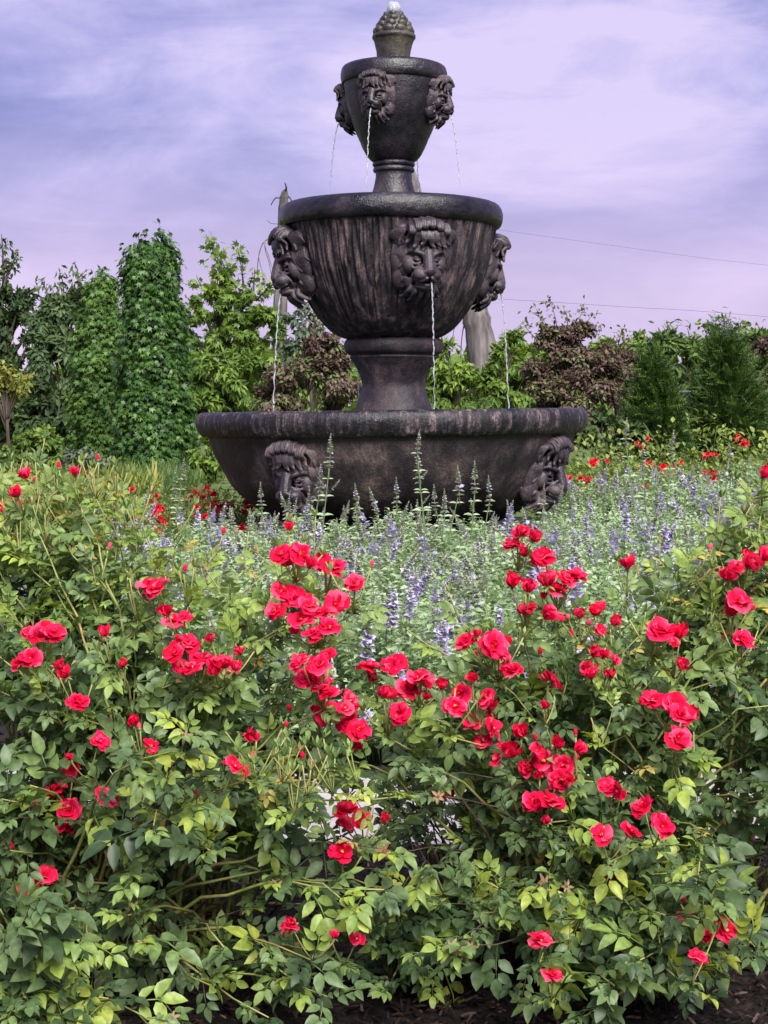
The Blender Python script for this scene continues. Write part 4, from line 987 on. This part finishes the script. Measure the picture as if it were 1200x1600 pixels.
tree('pale_shrub', 'pale silvery shrub seen under the middle bowl left of the pedestal', 'shrub', 485, 30, 0, [(478, 510, 36, 34), (500, 545, 30, 30), (455, 545, 24, 30)], SIMPLE, .13, G_GREY, 900, .30, trunk=.05, tops=[(480, 500, 470, 470, 20)])
tree('purple_shrub', 'bronze purple leaved shrub behind the basin left of the pedestal', 'shrub', 480, 22, 0, [(470, 600, 70, 50), (520, 580, 48, 60), (430, 620, 42, 34), (500, 540, 34, 34), (540, 620, 40, 40)], SIMPLE, .075, G_PURP, 8500, .40, trunk=.03, shell=.15, up=.9, tops=[(500, 540, 495, 500, 30), (520, 540, 528, 505, 30)])
tree('shrub', 'bright green shrub right behind the pedestal', 'shrub', 715, 29, 0, [(700, 570, 32, 42), (725, 610, 50, 44), (690, 620, 34, 40), (650, 600, 50, 50)], blade(.35, .3, .4, (0, .5, 1), (0, 1, 0)), .16, G_LIGHT, 3600, .27, trunk=.05)
tree('shrub', 'fresh green shrub between the leaning dead trunk and the purple shrub', 'shrub', 785, 27, 0, [(795, 560, 38, 40), (775, 610, 44, 44), (820, 610, 40, 46)], blade(.35, .3, .4, (0, .5, 1), (0, 1, 0)), .15, G_LIGHT, 3600, .27, trunk=.05)
tree('purple_shrub', 'large bronze purple shrub with airy top right of the fountain', 'shrub', 880, 20, 0, [(880, 560, 64, 56), (850, 610, 46, 52), (925, 610, 52, 64), (890, 640, 70, 50), (905, 525, 34, 30), (855, 530, 30, 30)], SIMPLE, .066, G_PURP, 15000, .40, trunk=.03, shell=.15, up=.9, tops=[(860, 520, 838, 478, 24), (870, 510, 858, 466, 30), (890, 510, 885, 480, 24), (915, 520, 935, 488, 26), (840, 530, 818, 500, 20), (925, 530, 940, 505, 20), (900, 500, 905, 478, 20), (850, 510, 830, 490, 20)])
tree('purple_shrub', 'smaller bronze shrub leaning out behind the first arborvitae', 'shrub', 965, 21.5, 0, [(960, 585, 40, 56), (985, 570, 28, 34), (955, 640, 34, 40)], SIMPLE, .066, G_PURP, 4200, .42, trunk=.04, tops=[(965, 540, 972, 512, 20), (985, 550, 990, 525, 16)])
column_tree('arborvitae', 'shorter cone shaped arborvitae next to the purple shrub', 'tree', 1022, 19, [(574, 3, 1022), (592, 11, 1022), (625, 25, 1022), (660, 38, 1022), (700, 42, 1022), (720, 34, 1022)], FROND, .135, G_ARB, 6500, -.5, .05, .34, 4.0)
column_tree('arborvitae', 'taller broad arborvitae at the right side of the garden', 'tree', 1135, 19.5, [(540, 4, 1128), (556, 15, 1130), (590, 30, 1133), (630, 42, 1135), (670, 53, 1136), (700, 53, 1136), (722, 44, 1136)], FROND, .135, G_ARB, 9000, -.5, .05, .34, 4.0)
tree('tree', 'grey-green tree showing above the fence between the two arborvitae', 'tree', 1065, 42, 0, [(1050, 555, 46, 34), (1085, 570, 40, 44), (1030, 540, 26, 22), (1010, 570, 34, 38), (1060, 610, 60, 40)], blade(.3, .3, .4, (0, .5, 1), (0, 1, 0)), .27, G_MID, 3800, .27, trunk=.12, tops=[(1040, 530, 1035, 508, 24), (1000, 545, 1005, 515, 18), (1080, 540, 1075, 512, 20)])
tree('tree', 'green tree at the right edge behind the taller arborvitae', 'tree', 1185, 40, 0, [(1175, 555, 46, 36), (1210, 580, 50, 50), (1110, 545, 36, 26)], SIMPLE, .2, G_MID, 3000, .27, trunk=.12, tops=[(1120, 530, 1105, 498, 14), (1130, 530, 1128, 492, 14), (1150, 530, 1158, 500, 14), (1190, 540, 1180, 505, 16)])
tree('bronze_tree', 'brownish tree cut by the right edge of the photo', 'tree', 1215, 30, 0, [(1205, 560, 34, 40), (1220, 600, 40, 50)], SIMPLE, .14, G_PURP, 1600, .3, trunk=.07)
tree('shrub', 'dark green shrub at the right edge beyond the fence', 'shrub', 1195, 24, 0, [(1200, 660, 34, 44), (1080, 655, 30, 34)], SIMPLE, .12, G_DARK, 1900, .3, trunk=.04)
tree('shrub', 'dark low shrub behind the rim of the basin at the right', 'shrub', 945, 18, 0, [(940, 672, 34, 36), (985, 690, 30, 30)], SIMPLE, .09, G_DARK, 1900, .3, trunk=.04)

tree('shrub', 'light green leafy shrub peeping over the purple shrub right of the fountain', 'shrub', 835, 31, 0, [(820, 570, 44, 38), (850, 590, 50, 50), (790, 600, 44, 50)], SIMPLE, .15, G_LIGHT, 3200, .27, trunk=.05)
tree('tree', 'mid green tree filling the gap right of the large purple shrub', 'tree', 975, 46, 0, [(960, 560, 44, 40), (990, 555, 40, 40), (930, 575, 46, 40), (1015, 580, 40, 44)], SIMPLE, .2, G_LIGHT, 3800, .26, trunk=.1, tops=[(975, 540, 970, 512, 16), (995, 540, 1000, 518, 16)])
tree('tree', 'tall mid green tree behind the taller arborvitae', 'tree', 1150, 48, 0, [(1090, 570, 44, 50), (1130, 560, 44, 44), (1170, 570, 50, 54), (1210, 560, 44, 44), (1140, 610, 70, 50)], SIMPLE, .21, G_LIGHT, 5200, .26, trunk=.1, tops=[(1110, 535, 1100, 508, 18), (1160, 535, 1165, 505, 18)])
tree('shrub', 'pale green shrub behind the purple shrub left of the pedestal', 'shrub', 440, 33, 0, [(430, 560, 44, 46), (470, 580, 50, 50), (510, 590, 46, 54), (400, 600, 46, 50)], SIMPLE, .16, G_LIGHT, 3800, .26, trunk=.05)
tree('tree', 'soft green tree far behind between column tree and maple', 'tree', 300, 48, 0, [(300, 560, 44, 60), (330, 540, 40, 50), (275, 520, 36, 50), (380, 560, 46, 50)], SIMPLE, .22, G_MID, 3800, .26, trunk=.1)
tree('shrub', 'low yellow-green bush in the meadow near the sapling', 'shrub', 60, 21, 0, [(60, 690, 40, 26), (95, 700, 34, 24), (30, 700, 30, 22)], SIMPLE, .075, G_LIGHT, 2600, .28, trunk=.03)
tree('shrub', 'low grey-green bush at the left edge of the meadow', 'shrub', 5, 19, 0, [(0, 712, 40, 24), (-40, 705, 36, 26)], SIMPLE, .07, G_MID, 1800, .28, trunk=.03)
tree('shrub', 'low loose bush at the foot of the shorter column tree', 'shrub', 125, 19.5, 0, [(120, 718, 30, 20), (150, 726, 26, 18)], SIMPLE, .07, G_GREY, 1500, .28, trunk=.03)
# far treeline and meadow
a = Acc(); n = 26000
X = RNG.uniform(-42, 42, n); YY = 62 + RNG.normal(0, 2.5, n); H = np.array([2.9 + 1.1 * noise.noise(Vector((x * .18, 0, 3))) + .7 * noise.noise(Vector((x * .6, 5, 3))) for x in X]); Z = H * RNG.random(n) ** .7
scatter(a, SIMPLE, np.stack([X, YY, Z], -1), RNG.normal(0, 1, (n, 3)), RNG.normal(0, .6, (n, 3)) + np.array([0, -.5, .5]), RNG.uniform(.3, .6, n), np.clip(RNG.normal(.45, .22, n), 0, 1))
tag(a.build('treeline', G_LIGHT), 'low far treeline filling the gaps behind the garden shrubs', 'treeline', None, 'stuff')
def meadow(name, x0, x1, y0, y1, n, h, m, label, cat):
    a = Acc(); P = np.stack([RNG.uniform(x0, x1, n), RNG.uniform(y0, y1, n), np.full(n, -.02)], -1)
    scatter(a, blade(.10, .3, .35, (0, .5, 1), (0, 1, 0)), P, RNG.normal(0, .35, (n, 3)) + np.array([0, 0, 1]), RNG.normal(0, 1, (n, 3)), RNG.uniform(.5, 1.3, n) * h, np.clip(RNG.normal(.45, .25, n), 0, 1))
    tag(a.build(name, m), label, cat, None, 'stuff')
meadow('meadow_grass', -6.2, -2.4, 14.5, 24, 9000, .30, G_MID, 'long grey-green meadow grass behind the rose row at the left', 'grass')
meadow('meadow_weeds', -6.0, -2.6, 14.5, 19, 1500, .40, G_YEL, 'yellow-green weeds standing in the meadow at the left', 'weeds')
meadow('rough_grass', 2.0, 7.0, 14.2, 20, 6000, .40, G_LIGHT, 'light green rough grass in front of the arborvitae at the right', 'grass')

# ================================================================== DEAD TREES, FENCE, CABLES
def limb_pts(lst, Y): return [at(x, y, Y) for x, y in lst]
def dead_tree(label, Y, trunk, radii, twigs, base_xy):
    b = at(base_xy[0], base_xy[1], Y); b.z = 0; root = empty('dead_tree', b, label, 'dead tree')
    a = Acc(); P = np.array([tuple(p - b) for p in limb_pts(trunk, Y)])
    P = catmull3d(P, 6); r_ = np.interp(np.linspace(0, 1, len(P)), np.linspace(0, 1, len(radii)), radii) * Y / F
    r_ *= 1 + .05 * RNG.normal(size=len(r_)); tube(a, P, r_, 12); a.build('trunk', M_DEADWOOD, root, True)
    for tw, rr in twigs:
        t = Acc(); Q = catmull3d(np.array([tuple(p - b) for p in limb_pts(tw, Y)]), 5); Q[:, 1] += np.linspace(0, random.uniform(-.3, .3), len(Q)); tube(t, Q, np.linspace(rr, rr * .4, len(Q)) * Y / F, 5); t.build('branch', M_DEADWOOD, root)
def catmull3d(P, sub):
    o_ = []
    for i in range(len(P) - 1):
        p0 = P[max(i - 1, 0)]; p1 = P[i]; p2 = P[i + 1]; p3 = P[min(i + 2, len(P) - 1)]
        for k in range(sub):
            t = k / sub; o_.append(.5 * (2 * p1 + (p2 - p0) * t + (2 * p0 - 5 * p1 + 4 * p2 - p3) * t * t + (3 * p1 - p0 - 3 * p2 + p3) * t ** 3))
    o_.append(P[-1]); return np.array(o_)
dead_tree('broken grey dead trunk with drooping bare twigs left of the middle bowl', 34, [(436, 730), (437, 600), (438, 480), (440, 400), (442, 330), (444, 308), (446, 296)], [13, 12, 10.5, 8.5, 7.2, 6.5, 3],
    [([(439, 310), (430, 308), (422, 318)], 1.6), ([(446, 300), (448, 294), (446, 288)], 2.0), ([(447, 304), (455, 312), (452, 322)], 1.6), ([(438, 366), (424, 372), (412, 378), (405, 395), (402, 420), (404, 440)], 1.3), ([(414, 377), (415, 392), (420, 408), (424, 428)], 1.0), ([(412, 378), (420, 400), (428, 425), (436, 440)], .8), ([(436, 423), (428, 424), (424, 420)], 1.3), ([(404, 400), (410, 425), (420, 440)], .7), ([(434, 350), (424, 350), (418, 346)], .7)], (436, 730))
dead_tree('thick grey dead trunk leaning left behind the right side of the middle bowl', 31, [(778, 720), (766, 620), (753, 545), (741, 480), (729, 420), (718, 366), (716, 356)], [29, 26, 23, 20, 17, 14, 4],
    [([(742, 480), (728, 500), (722, 525), (720, 560)], 1.5), ([(735, 470), (718, 490), (708, 520), (706, 550)], 1.3), ([(764, 560), (772, 565), (782, 566)], 1.2)], (780, 720))
dead_tree('pale broken trunk whose tip shows beside the upper stem of the fountain', 33, [(636, 725), (638, 600), (643, 480), (648, 380), (650, 310), (646, 282), (640, 258)], [15, 14, 12, 11, 9.5, 8, 3],
    [([(652, 330), (668, 322), (676, 330)], 1.1)], (636, 725))

fen = empty('chain_link_fence', at(1130, 645, 27).xy.to_3d(), 'grey chain link fence behind the two arborvitae at the right', 'fence')
M_WIRE = simple_mat('galvanised', [(.3, (.10, .105, .11)), (.7, (.18, .185, .19))], 20, .55, .1)
b0 = fen.location
xs = np.arange(4.2, 9.2, 1.6); ztop = at(1130, 612, 27).z
for x in xs:
    a = Acc(); tube(a, [(x - b0.x, 0, -.05), (x - b0.x, 0, ztop + .04)], .028, 8); a.build('post', M_WIRE, fen)
a = Acc(); tube(a, [(xs[0] - b0.x, 0, ztop), (xs[-1] - b0.x, 0, ztop)], .022, 6); a.build('rail', M_WIRE, fen)
a = Acc(); w_ = xs[-1] - xs[0]; h_ = ztop
for k in np.arange(-h_, w_, .09):
    for s in (0, 1):
        u0, u1 = max(0, k), min(w_, k + h_); v0, v1 = u0 - k, u1 - k
        if u1 - u0 < .02: continue
        if s: v0, v1 = h_ - v0, h_ - v1
        tube(a, [(xs[0] - b0.x + u0, .0, v0), (xs[0] - b0.x + u1, .0, v1)], .003, 3)
tag(a.build('wire_mesh', M_WIRE, fen), None, None, None, 'stuff')

M_CABLE = simple_mat('cable', [(.3, (.02, .02, .025)), (.7, (.03, .03, .035))], 20, .6, .1)
def cable(pts, Y, r_, label, m=None):
    P = catmull3d(np.array([tuple(at(x, y, Y)) for x, y in pts]), 8); b = Vector(P[0]); a = Acc(); tube(a, P - P[0], r_, 5)
    tag(a.build('overhead_cable', m or M_CABLE, None, False, Matrix.Translation(b)), label, 'cable')
cable([(690, 462), (860, 472), (985, 480), (1060, 484), (1130, 489), (1200, 495), (1330, 506)], 60, .0055, 'lower thin overhead cable crossing the sky above the right trees')
cable([(640, 340), (800, 362), (960, 384), (1090, 402), (1168, 411), (1330, 428)], 70, .0042, 'upper very thin overhead cable in the sky right of the fountain')
cable([(690, 640), (735, 585), (780, 538), (815, 506)], 30, .007, 'thin pale guy wire slanting up beside the right water jet', M_WIRE)
